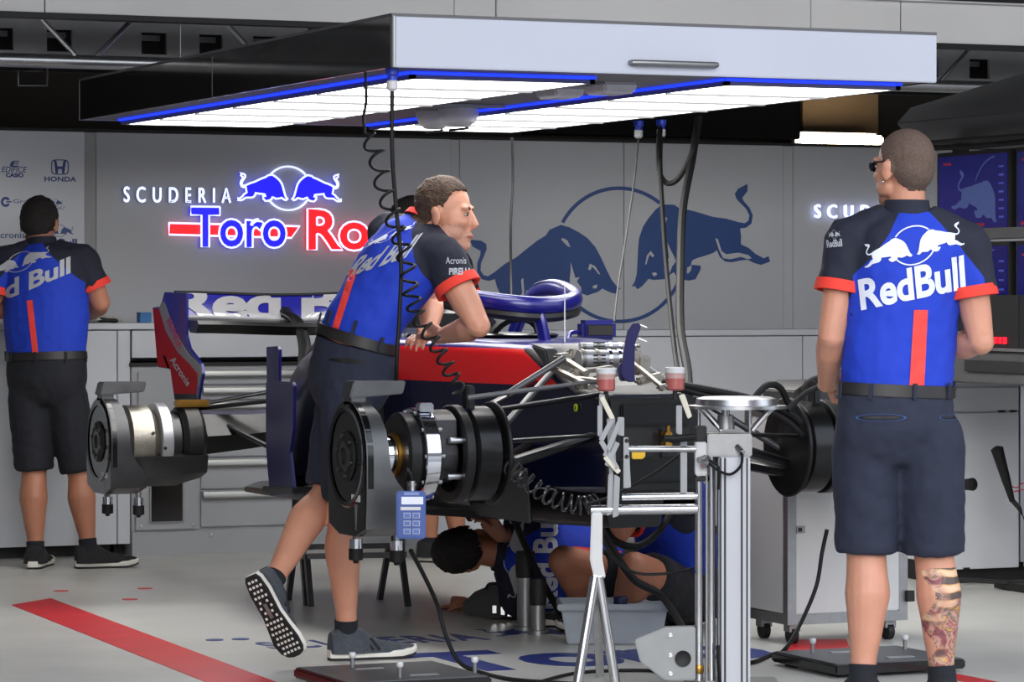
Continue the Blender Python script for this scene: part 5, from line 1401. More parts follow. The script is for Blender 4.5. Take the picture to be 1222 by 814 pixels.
# bulkhead face
bk = MB().span((XC-.175, 10.285, .60), (XC+.175, 10.32, .925)).build('front_bulkhead', M_carbm, car, bevel=.01)
MB().span((XC-.13, 10.27, .83), (XC+.13, 10.286, .905)).build('bulkhead_cover', M_carb, bk, bevel=.006)
MB().span((XC-.12, 10.275, .72), (XC-.01, 10.286, .82)).build('bulkhead_pocket', M_black, bk, bevel=.004)
MB().span((XC+.02, 10.275, .72), (XC+.13, 10.286, .82)).build('bulkhead_pocket', M_black, bk, bevel=.004)
MB().span((XC-.15, 10.26, .64), (XC+.15, 10.286, .71)).build('bulkhead_shelf', M_carb, bk, bevel=.008)
for z in (.80, .765): MB().cyl((XC+.03, 10.235, z), (XC+.03, 10.275, z), .013, n=12).build('brass_fitting', M_gold, bk)
MB().cyl((XC+.03, 10.24, .75), (XC+.03, 10.24, .83), .007, n=10).build('brass_pipe', M_gold, bk)
MB().box((XC+.06, 10.25, .785), (.04, .03, .016), Matrix.Rotation(.3, 3, 'Y')).build('lever', M_steel, bk)
fin([(754, 535), (770, 535), (770, 546), (766, 548), (754, 548)], 11.25, .03, mat('yellow_block', rgb(235, 190, 30), .45), 'yellow_block')
# brake fluid pots
M_pot = mat('cloudy_pot', rgb(205, 165, 160), .35, 0, .05, trans=.25); M_fluid = mat('pink_fluid', rgb(170, 92, 88), .3)
for (px, py) in ((723, 467), (805.5, 466)):
    c = PD(px, py, 11.12)
    o = MB().lathe([(0, 0), (.024, 0), (.031, .006), (.031, .058), (.028, .060), (0, .060)], c, (0, 0, 1), 24).build('fluid_pot', M_fluid, car)
    MB().lathe([(.0315, .040), (.0316, .058)], c, (0, 0, 1), 24).build('pot_neck', M_pot, o)
    MB().lathe([(0, .058), (.033, .058), (.033, .074), (.030, .077), (0, .077)], c, (0, 0, 1), 24).build('pot_cap', M_whitepl, o)
    MB().cyl(c+Vector((0, 0, -.03)), c, .008, n=10).build('pot_stem', M_black, o)
    MB().ball(c+VR*-.03+Vector((0, 0, .015))-VF*.012, .007).build('pot_nipple', M_alu_d, o)
# ---- front suspension, both sides
M_rod = mat('grey_rod', rgb(92, 92, 94), .35, .6, .1)
def arm(a, b, r0=.016, r1=.013, m=None, flat=1.9, nm='suspension_arm'):
    return MB().sweep([a, Vector(a).lerp(Vector(b), .5), b], [(r0, r0/flat), (r0*.95, r0/flat), (r1, r1/flat)], 10, up=Vector((0, 0, 1))).build(nm, m or M_carb, car)
for sg_ in (-1, 1):
    hx_ = XC+sg_*.62; cxn = XC+sg_*.18
    up_h = Vector((hx_, YF, HZ+.135)); lo_h = Vector((hx_, YF, HZ-.10))
    arm(up_h, (cxn, YF-.05, .935), .018, .016); arm(up_h, (cxn+sg_*.03, YF+.42, .97), .017, .015)
    arm(lo_h+Vector((0, 0, .03)), (cxn, YF+.0, .79), .030, .026, flat=1.5); arm(lo_h, (cxn+sg_*.04, YF+.45, .74), .030, .026, flat=1.5)
    arm((hx_, YF-.10, HZ+.04), (cxn-sg_*.02, YF-.07, .80), .015, .013, nm='track_rod')
    arm((hx_, YF+.03, HZ-.04), (cxn-sg_*.02, YF+.33, 1.03), .015, .013, M_rod, 1.2, nm='push_rod')
MB().cyl(PD(558, 475, 11.02), PD(712, 455, 11.2), .009, .007, n=10).build('silver_link', M_rod, car)
MB().cyl(PD(673, 428, 11.4), PD(605, 470, 11.25), .012, .010, n=10).build('silver_link', M_rod, car)
# black hose harness on the far side
for k, pts in enumerate(([(790, 456), (850, 466), (905, 478), (940, 492), (955, 505)], [(800, 462), (850, 474), (900, 486), (935, 500), (958, 520)], [(900, 475), (915, 460), (930, 462), (940, 480), (950, 500)], [(940, 490), (960, 470), (985, 460), (992, 470)])):
    MB().tube(catmull([PD(x, y, 11.5+.15*i/len(pts)) for i, (x, y) in enumerate(pts)], 6), (.013, .010, .012, .010)[k], 8).build('brake_hose', M_cable, car)
# ---- hubs with setting-up fixtures
def hub(side, X0, Y0, Z0, rear=False):
    """X0: plane of the outer plate; axis along X, inner end towards the car"""
    s = side; grp = part_root(car, 'rear_hub' if rear else 'front_hub')
    P = lambda dx, dy, dz: Vector((X0+s*-1*dx, Y0+dy, Z0+dz))
    ax = Vector((-s, 0, 0)); c = P(0, 0, 0)
    def disc(x0, x1, r, nm, m, ri=0.0, bev=.004, n=40):
        prof = [(ri, x0), (r-bev, x0), (r, x0+bev), (r, x1-bev), (r-bev, x1), (ri, x1)]
        if ri > 0: prof.append((ri, x0))
        return MB().lathe(prof, c, ax, n).build(nm, m, grp)
    # fixture plate: round top, flat lower box
    R_ = .185; zb = -.262 if not rear else -.215
    out = [(R_*math.cos(t), R_*math.sin(t)) for t in [PI*i/20 for i in range(21)]]+[(-R_, -.10), (-R_*.95, zb+.03), (-R_*.45, zb), (R_*.45, zb), (R_*.95, zb+.03), (R_, -.10)]
    MB().prism(out, P(-.028, 0, 0), (0, 1, 0), (0, 0, 1), ax*.028).build('fixture_plate', M_plateb, grp, bevel=.004)
    ring = MB().lathe([(.150, -.032), (.165, -.034), (.172, -.028)], c, ax, 40); ring.build('plate_ring', M_plateb, grp)
    disc(-.036, -.026, .085, 'plate_boss', M_black); disc(-.040, -.034, .050, 'plate_bore', M_darksteel, .03)
    for k in range(6):
        t = 2*PI*k/6+.3; MB().cyl(P(-.036, .068*math.cos(t), .068*math.sin(t)), P(-.044, .068*math.cos(t), .068*math.sin(t)), .009, n=10).build('plate_bolt', M_darksteel, grp)
    # grey web on the side facing the pit lane: band following the plate edge, widening downwards
    web = []
    W_ = [(80, .012), (95, .022), (110, .032), (130, .042), (150, .048), (165, .05), (180, .052)]
    ringA, ringB = [], []
    pts = []
    for (deg, wd) in W_: pts.append((R_*math.cos(math.radians(deg)), R_*math.sin(math.radians(deg)), wd))
    pts += [(-R_, -.04, .058), (-R_, -.08, .080), (-R_, -.11, .105), (-R_*.99, -.15, .125), (-R_*.95, zb+.03, .125), (-R_*.45, zb, .105)]
    mbw = MB(); rs = []
    for (y, z, wd) in pts:
        nrm = Vector((0, y, z)).normalized() if z > -.05 else Vector((0, -1, 0))
        a0, a1 = P(-.028, y, z), P(wd-.0, y, z)
        rs.append([a0, a1, a1-nrm*.012, a0-nrm*.012])
    mbw.loft(rs).build('fixture_web', M_darksteel if rear else M_plate, grp, smooth=50)
    # top bracket
    tb = MB().prism([(-.035, 0), (.155, .012), (.165, .055), (-.02, .055)], P(0, -.045, R_+.008), ax, (0, 0, 1), (0, .09, 0)).build('top_bracket', M_plate, grp, bevel=.004)
    MB().box(P(0, 0, R_+.002), (.05, .07, .03)).build('bracket_foot', M_plate, grp)
    # small white label and mark on the plate
    MB().box(P(-.0295, -.085, -.135), (.002, .075, .022)).build('plate_label', M_whitepl, grp)
    MB().prism([(-.012, 0), (.012, 0), (.0, -.085)], P(-.0295, -.085, -.155), (0, 1, 0), (0, 0, 1), ax*.002).build('plate_pointer', M_alu_d, grp)
    # wheel nut shaft, disc, bell, drum
    if not rear:
        disc(-.0, .145, .067, 'hub_shaft', M_chrome); disc(.125, .145, .074, 'hub_ring', M_gold)
        disc(.140, .195, .142, 'brake_disc', M_carbm, 0, .01)
        o = disc(.195, .250, .157, 'chrome_ring', M_chrome, .12)
        for k in range(10):
            t = 2*PI*k/10; MB().cyl(P(.19, .147*math.cos(t), .147*math.sin(t)), P(.262, .147*math.cos(t), .147*math.sin(t)), .007, n=8).build('ring_bolt', M_alu_d, grp)
        MB().box(P(.225, -.06, .160), (.05, .045, .03)).build('ring_clamp', M_chrome, grp, bevel=.005)
        disc(.25, .335, .095, 'bell', M_darksteel)
        MB().prism([(.1*math.cos(t), .1*math.sin(t)) for t in [0]] + [(.15*math.cos(t), .15*math.sin(t)) for t in [.9+i*.15 for i in range(10)]]+[(.08*math.cos(t), .08*math.sin(t)) for t in [2.25-i*.3 for i in range(5)]], P(.255, 0, 0), (0, -1, 0), (0, 0, 1), ax*.07).build('brake_caliper', M_darksteel, grp)
        disc(.335, .370, .165, 'drum_rim', M_carbm, .13)
        disc(.370, .485, .160, 'brake_drum', M_carb, 0, .02)
        disc(.485, .50, .175, 'drum_flange', M_carbm)
        for (dy, dz) in ((-.12, .05), (-.1, -.07)): MB().cyl(P(.29, dy, dz), P(.34, dy, dz), .011, n=10).build('pin', M_alu, grp)
        MB().box(P(.40, -.02, .185), (.03, .05, .09)).build('upright_ear', M_carbm, grp, bevel=.006)
    else:
        disc(0, .06, .07, 'hub_shaft', M_darksteel)
        disc(.05, .20, .150, 'alloy_drum', M_mag, 0, .03); disc(.20, .25, .158, 'alloy_band', M_csil, .1)
        disc(.25, .30, .12, 'bell', M_darksteel); disc(.30, .40, .150, 'brake_drum', M_carbm, 0, .02)
        for (t, x) in ((3.3, .21), (3.6, .21), (2.9, .16), (3.75, .21)): MB().cyl(P(x, .155*math.cos(t), .155*math.sin(t)), P(x, .162*math.cos(t), .162*math.sin(t)), .007, n=8).build('rivet', M_black, grp)
        MB().loft([[P(x, y*1.0, z) for (y, z) in [(-.15, -.06), (-.13, -.13), (-.06, -.17*k), (.06, -.17*k), (.13, -.13), (.15, -.06), (.11, -.05), (0, -.11), (-.11, -.05)]] for (x, k) in ((.07, 1), (.15, 1.1), (.28, 1.1), (.40, .9))]).build('upright_casting', M_mag if False else M_darksteel, grp)
        MB().box(P(.36, -.04, .155), (.14, .06, .03)).build('gold_bracket', M_gold, grp, bevel=.006)
    # two probes under the plate
    for (dx, dy) in ((.03, .07), (.125, -.06)):
        t = P(dx, dy, zb)
        MB().cyl(t+Vector((0, 0, .01)), t+Vector((0, 0, -.018)), .011, n=12).build('probe_stem', M_alu_d, grp)
        MB().cyl(t+Vector((0, 0, -.018)), t+Vector((0, 0, -.055)), .022, n=18).build('probe_body', M_chrome, grp)
        MB().lathe([(0, -.10), (.008, -.10), (.010, -.092), (.024, -.088), (.024, -.050), (0, -.050)], t, (0, 0, 1), 18).build('probe_rubber', M_cable, grp)
    return grp
hub(-1, 3.933, YF, HZ); hub(1, 2*XC-3.933+.02, YF, HZ)
XR, YR_, ZR = 3.98, 13.45, .664
hub(-1, XR, YR_, ZR, True); hub(1, 2*XC-XR, YR_, ZR, True)
# rear suspension and gearbox
MB().loft([ringsec(12.9, .16, .14, .95, .56, .04), ringsec(13.45, .11, .10, .88, .58, .03), ringsec(13.95, .08, .07, .86, .60, .03)]).build('gearbox', M_carbm, car)
for sg_ in (-1, 1):
    hx_ = XC+sg_*.62
    arm((hx_, YR_, ZR+.13), (XC+sg_*.10, YR_-.35, .86), .018, .018); arm((hx_, YR_+.03, ZR+.14), (XC+sg_*.10, YR_+.15, .88), .016, .016)
    MB().loft([[Vector((x, YR_+y*w_, z0+z*h_)) for (y, z) in ((-1, 0), (-.5, .9), (.4, 1), (1, .2), (.5, -.7), (-.5, -.8))] for (x, w_, h_, z0) in ((hx_-sg_*.02, .14, .10, ZR+.02), (XC+sg_*.40, .16, .085, ZR+.03), (XC+sg_*.1, .20, .07, ZR+.06))]).build('lower_wishbone', M_carb, car)
    arm((hx_-sg_*.12, YR_-.10, ZR+.06), (XC+sg_*.30, YR_-.75, ZR-.12), .012, .011, M_darksteel, 1.1, 'push_rod')
    MB().cyl((hx_, YR_, ZR), (XC+sg_*.1, YR_-.0, ZR+.04), .022, n=14).build('drive_shaft', M_darksteel, car)
# ---- rear wing
XE = XC-.505
e = lambda px, py: q(px, py, XE)
out = [e(182, 367), e(188, 438), e(203, 441), e(208, 477), e(236, 478), e(242, 446), e(240, 434), e(226, 415), e(222, 400), e(222, 350), e(196, 348.5), e(193, 360), e(190, 366)]
def endplate(x, sgn):
    o = MB().prism(out, (x, 0, 0), (0, 1, 0), (0, 0, 1), (.012*sgn, 0, 0)).build('wing_endplate', M_cblue, car, smooth=0, bevel=.002)
    return o
M_epr = mat('endplate_red', rgb(190, 22, 30), .6, 0, .05, spec=.2); M_eps = mat('endplate_silver', rgb(150, 148, 150), .55, 0, .05, spec=.3)
ep = endplate(XE, 1); endplate(2*XC-XE, -1)
def ep_paint(pts, nm, m, k=1):
    MB().prism([e(x, y) for x, y in pts], (XE-.0012*k, 0, 0), (0, 1, 0), (0, 0, 1), (.001, 0, 0)).build(nm, m, ep, smooth=0)
ep_paint([(182.5, 368), (189.5, 369), (198, 395), (212, 420), (228, 436), (236, 446), (234, 470), (208.5, 470), (203.5, 440), (188.5, 437)], 'red_paint', M_epr)
ep_paint([(190, 367), (193.5, 361), (196, 360), (203, 380), (212, 402), (226, 424), (239, 436), (241, 446), (237, 462), (236, 446), (228, 436), (212, 420), (198, 395)], 'silver_paint', M_eps)
ep_paint([(208.5, 470), (234, 470), (235.5, 477), (208.5, 476.5)], 'black_paint', M_carbm)
ep_paint([(195, 425), (197, 424), (203, 440), (201, 441)], 'white_stripe', M_print)
for (shape, quad) in ((text2d('Acronis', .02), [(203, 430), (224, 462), (228, 456), (208, 424)]), (text2d('HONDA', .03), [(199, 384), (214, 418), (219, 412), (204, 378)])):
    vs, fs = px_quad(shape, quad)
    P = [e(x, y) for x, y in vs]
    solid2d(MB(), (P, fs), (XE-.0035, 0, 0), (0, 1, 0), (0, 0, 1), (.001, 0, 0)).build('endplate_lettering', M_print_d if shape[0] and quad[0][0] > 200 else M_cred, ep, smooth=0)
ep_wx0, ep_wx1 = XE+.012, 2*XC-XE-.012
def foil(secs_, nm, m):
    rings = []
    for k in range(13):
        t = k/12; x = ep_wx0+(ep_wx1-ep_wx0)*t
        dip = .012*math.cos((t-.5)*PI)**2
        rings.append([Vector((x, y, z-dip)) for y, z in secs_])
    return MB().loft(rings).build(nm, m, car)
yA = PX(222, 380, XE).y
zt_, zm_, zl_ = PX(215, 349.5, XE).z, PX(215, 379, XE).z, PX(215, 394, XE).z
fl = foil([(yA+.04, zm_), (yA+.05, zm_+.015), (yA+.19, zt_-.002), (yA+.20, zt_+.006), (yA+.205, zt_), (yA+.10, zm_+.008), (yA+.05, zm_-.006)], 'wing_flap', M_cblue)
foil([(yA+.185, zt_), (yA+.185, zt_+.010), (yA+.208, zt_+.010), (yA+.208, zt_)], 'wing_gurney', M_carb)
foil([(yA-.14, zm_-.028), (yA-.12, zm_-.012), (yA-.02, zm_-.012), (yA+.04, zm_-.002), (yA+.04, zm_-.010), (yA-.02, zl_-.010), (yA-.10, zl_-.012)], 'wing_main_plane', M_carb)
foil([(yA+.035, zm_-.009), (yA+.03, zm_+.003), (yA+.045, zm_+.012), (yA+.05, zm_+.004)], 'wing_silver_edge', M_csil)
bvw = bvh_of(fl, car)
decal(px_quad(text2d('Red Bull', .04, .95), [(206, 384), (478, 382), (478, 340), (206, 342)]), bvw, 'wing_lettering', M_csil, car, fl, step=8, off=.003)
MB().sweep(catmull([PD(344, 358, 15.0), PD(341, 372, 14.8), PD(352, 380, 14.7), PD(360, 396, 14.6), PD(364, 418, 14.45), PD(362, 440, 14.3)], 6), (.012, .030), 10, up=Vector((1, 0, 0))).build('wing_pylon', M_carb, car)
MB().box(PD(344, 360, 15.0), (.05, .10, .05)).build('drag_actuator', M_carb, car, bevel=.008)
# blue grey box behind the wishbone and fuel lines
# coiled hose under the chassis
pth = catmull([PD(600, 548, 11.2), PD(622, 568, 11.15), PD(655, 592, 11.1), PD(690, 603, 11.08), PD(712, 600, 11.1)], 60); pp = []
for i, p in enumerate(pth):
    t = (pth[min(i+1, len(pth)-1)]-pth[max(i-1, 0)]).normalized(); a_, u_, v_ = frame(t, Vector((0, 1, 0))); an2 = 2*PI*i/17
    pp.append(p+u_*(.029*math.cos(an2))+v_*(.029*math.sin(an2)))
MB().tube(pp, .0045, 6).build('coiled_hose', mat('glossy_hose', rgb(44, 44, 46), .15, 0, .1), car)
# ================================================================== stands, jig and tools around the car
# aluminium setting-up column in front of the bulkhead
cb = PZ(874, 822); cb.z = 0
DJ = cb.x*ST+cb.y*CT
jig = thing('setup_column', 'upright aluminium extrusion column with a round top plate in front of the car', 'jig', cb)
jp = lambda px, py, d=0.0: PD(px, py, DJ+d)
def upright(px0, px1, py0, nm, m, depth=.10, d=0.0):
    a, b = jp(px0, py0, d), jp(px1, py0, d); c = (a+b)/2; wv = (b-a).length
    R = Matrix((VR, VF, VU)).transposed()
    return MB().box((c.x, c.y, c.z/2), (wv, depth, c.z), R).build(nm, m, jig, bevel=.004)
M_ext = mat('anodised_extrusion', rgb(182, 185, 192), .4, .35, .02, 30, stretch=(1, 1, .03))
upright(856.5, 894, 544, 'extrusion', M_ext, .11)
for (a, b) in ((858.5, 861), (864, 866.5), (884, 886.5), (890.5, 892.5)): upright(a, b, 546, 'extrusion_groove', M_darksteel, .004, -.056)
upright(842, 853, 536, 'guide_rail', M_alu_d, .06)
for px in (834, 849): MB().cyl(jp(px, 536, -.03), Vector((jp(px, 536, -.03).x, jp(px, 536, -.03).y, .03)), .013, n=14).build('guide_rod', M_steel, jig)
R = Matrix((VR, VF, VU)).transposed()
def jbox(px0, py0, px1, py1, nm, m, depth=.09, d=0.0, bevel=.004):
    a, b = jp(px0, py0, d), jp(px1, py1, d); c = (a+b)/2
    return MB().box(c, ((b-a).dot(VR), depth, a.z-b.z), R).build(nm, m, jig, bevel=bevel)
jbox(843, 517, 896, 544, 'head_block', M_alu_d, .12)
jbox(829, 527, 843, 567, 'clamp_block', M_whitepl, .08, -.01)
jbox(829, 568, 842, 574, 'clamp_foot', M_black, .08, -.01)
jbox(830, 508, 843, 528, 'clamp_head', M_black, .06)
c = jp(866, 512); MB().cyl(c, c+Vector((0, 0, .045)), .030, .026, n=20).build('screw_base', M_alu_d, jig)
MB().cyl(c+Vector((0, 0, .04)), c+Vector((0, 0, .085)), .013, n=14).build('screw', M_steel, jig)
for px in (834, 895): MB().cyl(jp(px, 517), jp(px, 488), .006, n=10).build('guide_pin', M_steel, jig)
c = jp(879, 486)
MB().lathe([(0, -.004), (.160, -.004), (.160, .006), (.134, .008), (.130, .028), (.110, .034), (0, .036)], c-Vector((0, 0, .0)), (0, 0, 1), 36).build('top_plate', M_alu, jig)
for s_ in (-1, 1):
    MB().sweep(catmull([c+VR*(s_*.05)+Vector((0, 0, -.075)), c+VR*(s_*.075)+Vector((0, 0, -.045)), c+VR*(s_*.105)+Vector((0, 0, -.012)), c+VR*(s_*.12)], 5), (.010, .020), 10, up=VF).build('curved_strut', M_alu, jig)
for (a, b) in (((841, 546), (834, 549)), ((845, 552), (839, 556)), ((880, 533), (886, 540))):
    MB().cyl(jp(*a, -.06), jp(*b, -.085), .010, n=12).build('hose_fitting', M_steel, jig)
MB().tube(catmull([jp(886, 542, -.085), jp(884, 556, -.09), jp(872, 566, -.09), jp(858, 562, -.09), jp(846, 553, -.09)], 6), .005, 6).build('pneumatic_hose', M_cable, jig)
MB().tube(catmull([jp(846, 549, -.09), jp(856, 556, -.09), jp(858, 566, -.09), jp(857, 584, -.08)], 6), .005, 6).build('pneumatic_hose', M_cable, jig)
MB().tube(catmull([jp(857, 770, -.07), jp(857, 790, -.07), jp(860, 822, -.06)], 4), .006, 6).build('pneumatic_hose', M_cable, jig)
M_plate2 = mat('bracket_grey', rgb(150, 152, 152), .5, .3, .06)
# base plate of the column and the grey foot bracket
MB().box((cb.x, cb.y, .012), (.30, .26, .024), R).build('base_plate', M_alu_d, jig, bevel=.004)
fb = MB()
P = [jp(x, y, -.05) for x, y in ((757, 764), (793, 749), (830, 748), (830, 812), (793, 812), (764, 790))]
n = len(P); fb.add(P+[p+VF*.05 for p in P], [tuple(range(n-1, -1, -1)), tuple(range(n, 2*n))]+[(i, (i+1) % n, n+(i+1) % n, n+i) for i in range(n)])
ft = fb.build('foot_bracket', M_plate2, jig, smooth=0, bevel=.004)
MB().lathe([(0, 0), (.021, 0), (.026, .003), (.026, .006)], jp(815, 786, -.052), -VF, 20).build('bracket_hole', M_black, ft)
for (x, y) in ((800, 758), (800, 782), (800, 804)): MB().lathe([(0, .006), (.007, .005), (.008, 0)], jp(x, y, -.05), -VF, 10).build('bracket_bolt', M_steel, ft)
MB().lathe([(.009, 0), (.016, .01), (.016, .03), (.009, .04)], jp(834, 806, -.03), (0, 0, 1), 14).build('rod_collar', M_gold, jig)

# front stand: tubular trestle with lattice bracket and cross bars
DS = DJ-.12
sp_ = lambda px, py, d=0.0: PD(px, py, DS+d)
st0 = PZ(712, 350+F_PX*CAM_H/DS); st0.z = 0
fs_ = thing('front_stand', 'bright steel trestle stand with lattice bracket holding up the front of the car', 'stand', st0)
def floor_at(px, D): p = PD(px, 350+F_PX*CAM_H/D, D); p.z = 0; return p
MB().cyl(sp_(710, 688), floor_at(687, DS-.05), .016, n=14).build('leg', M_steel, fs_)
MB().cyl(sp_(714, 688), floor_at(736, DS+.05), .016, n=14).build('leg', M_steel, fs_)
MB().cyl(sp_(712, 690, .03), floor_at(716, DS+.45), .014, n=14).build('leg', M_steel, fs_)
plp = [(706, 612), (719, 612), (719, 668), (723, 690), (709, 690), (704, 668)]
P = [sp_(x, y) for x, y in plp]; n = len(P)
MB().add(P+[p+VF*.045 for p in P], [tuple(range(n-1, -1, -1)), tuple(range(n, 2*n))]+[(i, (i+1) % n, n+(i+1) % n, n+i) for i in range(n)]).build('post_plate', M_alu, fs_, smooth=0, bevel=.004)
for (y0, x0, x1, r) in ((609, 705, 832, .016), (593.5, 742, 832, .011)):
    MB().cyl(sp_(x0, y0, .02), sp_(x1, y0-1.5, .04), r, n=14).build('cross_bar', M_steel, fs_)
MB().cyl(sp_(748, 536, .04), sp_(830, 536, .06), .010, n=12).build('cross_bar', M_alu, fs_)
MB().sweep([sp_(793, 523, .0), sp_(803, 524, 0), sp_(830, 521, .02)], [.010, .014, .011], 10).build('black_handle', M_cable, fs_)
def plate(pts, nm, m=None, d=0.0, th=.012):
    P = [sp_(x, y, d) for x, y in pts]; n = len(P)
    MB().add(P+[p+VF*th for p in P], [tuple(range(n-1, -1, -1)), tuple(range(n, 2*n))]+[(i, (i+1) % n, n+(i+1) % n, n+i) for i in range(n)]).build(nm, m or M_lat, fs_, smooth=0, bevel=.002)
M_lat = mat('pale_alloy', rgb(150, 152, 155), .5, .3, .04)
M_bone = mat('pale_bone', rgb(212, 206, 188), .5)
plate([(713, 484), (719, 484), (719, 524), (713, 520)], 'lattice_post'); plate([(724, 500), (734, 498), (735, 560), (727, 566)], 'lattice_post', d=.015)
plate([(737, 498), (745, 498), (745, 521), (737, 519)], 'lattice_post'); plate([(744, 522), (750, 522), (753, 582), (744, 583)], 'lattice_post', d=-.01)
plate([(726, 566), (732, 562), (732, 612), (724, 616)], 'lattice_post', d=.01); plate([(733, 566), (740, 570), (738, 616), (731, 618)], 'lattice_post', d=.0)
def strut(x0, y0, x1, y1, m=None, wd=.016, d=-.01): MB().bar(sp_(x0, y0, d), sp_(x1, y1, d), wd, .012, up=VF).build('lattice_strut', m or M_lat, fs_, bevel=.002)
strut(718, 474, 731, 500, M_bone); strut(731, 500, 717, 526); strut(717, 526, 737, 560); strut(740, 502, 722, 545); strut(722, 545, 739, 564, M_bone); strut(737, 528, 724, 556, d=-.002)
plate([(715, 471), (722, 471), (722, 484), (715, 484)], 'lattice_cap')
for (x, y) in ((748, 526), (748, 545)): MB().lathe([(0, .004), (.006, .003), (.007, 0)], sp_(x, y, -.012), -VF, 8).build('plate_hole', M_black, fs_)
plate([(807, 484), (814, 484), (814, 520), (807, 517)], 'lattice_post', d=.05); plate([(810, 472), (817, 470), (826, 497), (821, 500)], 'lattice_arm', M_bone, .04)
plate([(812, 520), (820, 520), (820, 592), (812, 592)], 'lattice_post', d=.06)

# trestle under the rear half
tb = PZ(415, 724); tb.z = 0; DT = tb.x*ST+tb.y*CT
ts = thing('rear_trestle', 'low dark steel trestle stand on splayed legs under the middle of the car', 'stand', tb)
tp = lambda px, py, d=0.0: PD(px, py, DT+d)
for (x, y0, x1, d) in ((366, 662, 371, 0), (361, 662, 366, .04), (352, 652, 344, .28), (479, 662, 487, 0), (464, 652, 453, .3)):
    MB().bar(tp(x, y0, d), floor_at(x1, DT+d), .022, .022).build('leg', M_darksteel, ts)
MB().bar(tp(360, 664), tp(484, 662), .022, .022).build('rail', M_darksteel, ts); MB().bar(tp(350, 653, .28), tp(470, 651, .28), .022, .022).build('rail', M_darksteel, ts)
MB().bar(tp(362, 664), tp(350, 653, .28), .022, .022).build('rail', M_darksteel, ts); MB().bar(tp(482, 662), tp(468, 652, .28), .022, .022).build('rail', M_darksteel, ts)
for (x, d) in ((357, .14), (475, .14)):
    p = tp(x, 652, d); MB().cyl(p+Vector((0, 0, -.03)), Vector((p.x, p.y, .474)), .030, n=18).build('support_post', M_darksteel, ts)

# handheld meter hung on the near fixture
mm = PD(490, 643, 10.86)
met = thing('handheld_meter', 'blue handheld meter with white display hanging on the front wheel fixture', 'meter', mm)
mq = lambda px, py, d=0.0: PD(px, py, 10.86+d)
def mbox(px0, py0, px1, py1, nm, m, dep, d=0.0, par=None, bevel=.0):
    a, b = mq(px0, py0, d), mq(px1, py1, d); c = (a+b)/2
    return MB().box(c, (abs((b-a).dot(VR)), dep, abs(a.z-b.z)), R).build(nm, m, par or met, bevel=bevel)
bd = mbox(473, 586, 508, 643, 'body', mat('meter_blue', rgb(58, 84, 150), .45), .03, 0, None, .005)
mbox(479, 593, 505, 602, 'display', mat('meter_display', rgb(225, 230, 240), .3), .003, -.016, bd)
mbox(478, 605, 502, 609, 'strip_label', M_whitepl, .002, -.016, bd); mbox(482, 587.5, 500, 591, 'brand_label', mat('meter_label', rgb(120, 140, 190), .4), .002, -.016, bd)
M_key = mat('meter_key', rgb(84, 108, 172), .45)
for i in range(3):
    for j in range(2):
        x, y = 481.5+j*11, 612+i*9.5
        o = mbox(x, y, x+8.5, y+6.5, 'key', M_print_d, .003, -.016, bd); mbox(x+.8, y+.8, x+7.7, y+5.7, 'key_face', M_key, .002, -.018, bd)
MB().cyl(mq(492, 586), mq(492, 574), .010, n=14).build('connector', M_alu, met); MB().cyl(mq(492, 580), mq(492, 577), .014, n=14).build('connector_ring', M_alu_d, met)
MB().tube(catmull([mq(492, 575), mq(490, 566, .03), mq(487, 560, .10)], 4), .004, 6).build('lead', M_cable, met)
MB().tube([mq(487, 600, .012), mq(487, 590, .06), mq(486, 575, .09)], .004, 6).build('hook', M_black, met)

# floor pads under the wheels
def pad(corner, w_, d_, label, posts):
    z = .045; x0, y1 = corner.x, corner.y
    o = thing('wheel_pad', label, 'floor pad', (x0+w_/2, y1-d_/2, 0))
    MB().span((x0, y1-d_, .012), (x0+w_, y1, z)).build('frame', M_plateb, o, bevel=.006)
    MB().span((x0+.012, y1-d_+.012, z), (x0+w_-.012, y1-.012, z+.003)).build('top_sheet', mat('pad_sheet', rgb(96, 98, 102), .4, .5, .08), o)
    for a in (.05, w_-.05):
        for b in (.05, d_-.05): MB().cyl((x0+a, y1-b, 0), (x0+a, y1-b, .014), .02, n=12).build('foot', M_cable, o)
    for (u, v) in posts:
        p = Vector((x0+u*w_, y1-v*d_, z+.003))
        s_ = MB().cyl(p, p+Vector((0, 0, .035)), .007, n=10).build('post', M_alu_d, o)
        MB().lathe([(0, .052), (.010, .051), (.012, .046), (.012, .038), (.009, .033), (0, .033)], p, (0, 0, 1), 14).build('post_cap', M_whitepl, s_)
    for (u, v) in ((.42, .28), (.62, .75)):
        p = Vector((x0+u*w_, y1-v*d_, z+.003)); MB().box(p+Vector((0, 0, .001)), (.10, .03, .002)).build('slot_plate', M_alu, o)
    return o
pc = PZ(350, 797, .045); pad(pc, .50, .50, 'low black floor pad with white capped posts below the handheld meter', ((.34, .2), (.42, .85), (.97, .78)))
pc = PZ(920, 778, .045); pad(pc, .50, .46, 'low black floor pad with white capped posts in front of the equipment cart', ((.2, .25), (.42, .6), (.9, .3)))
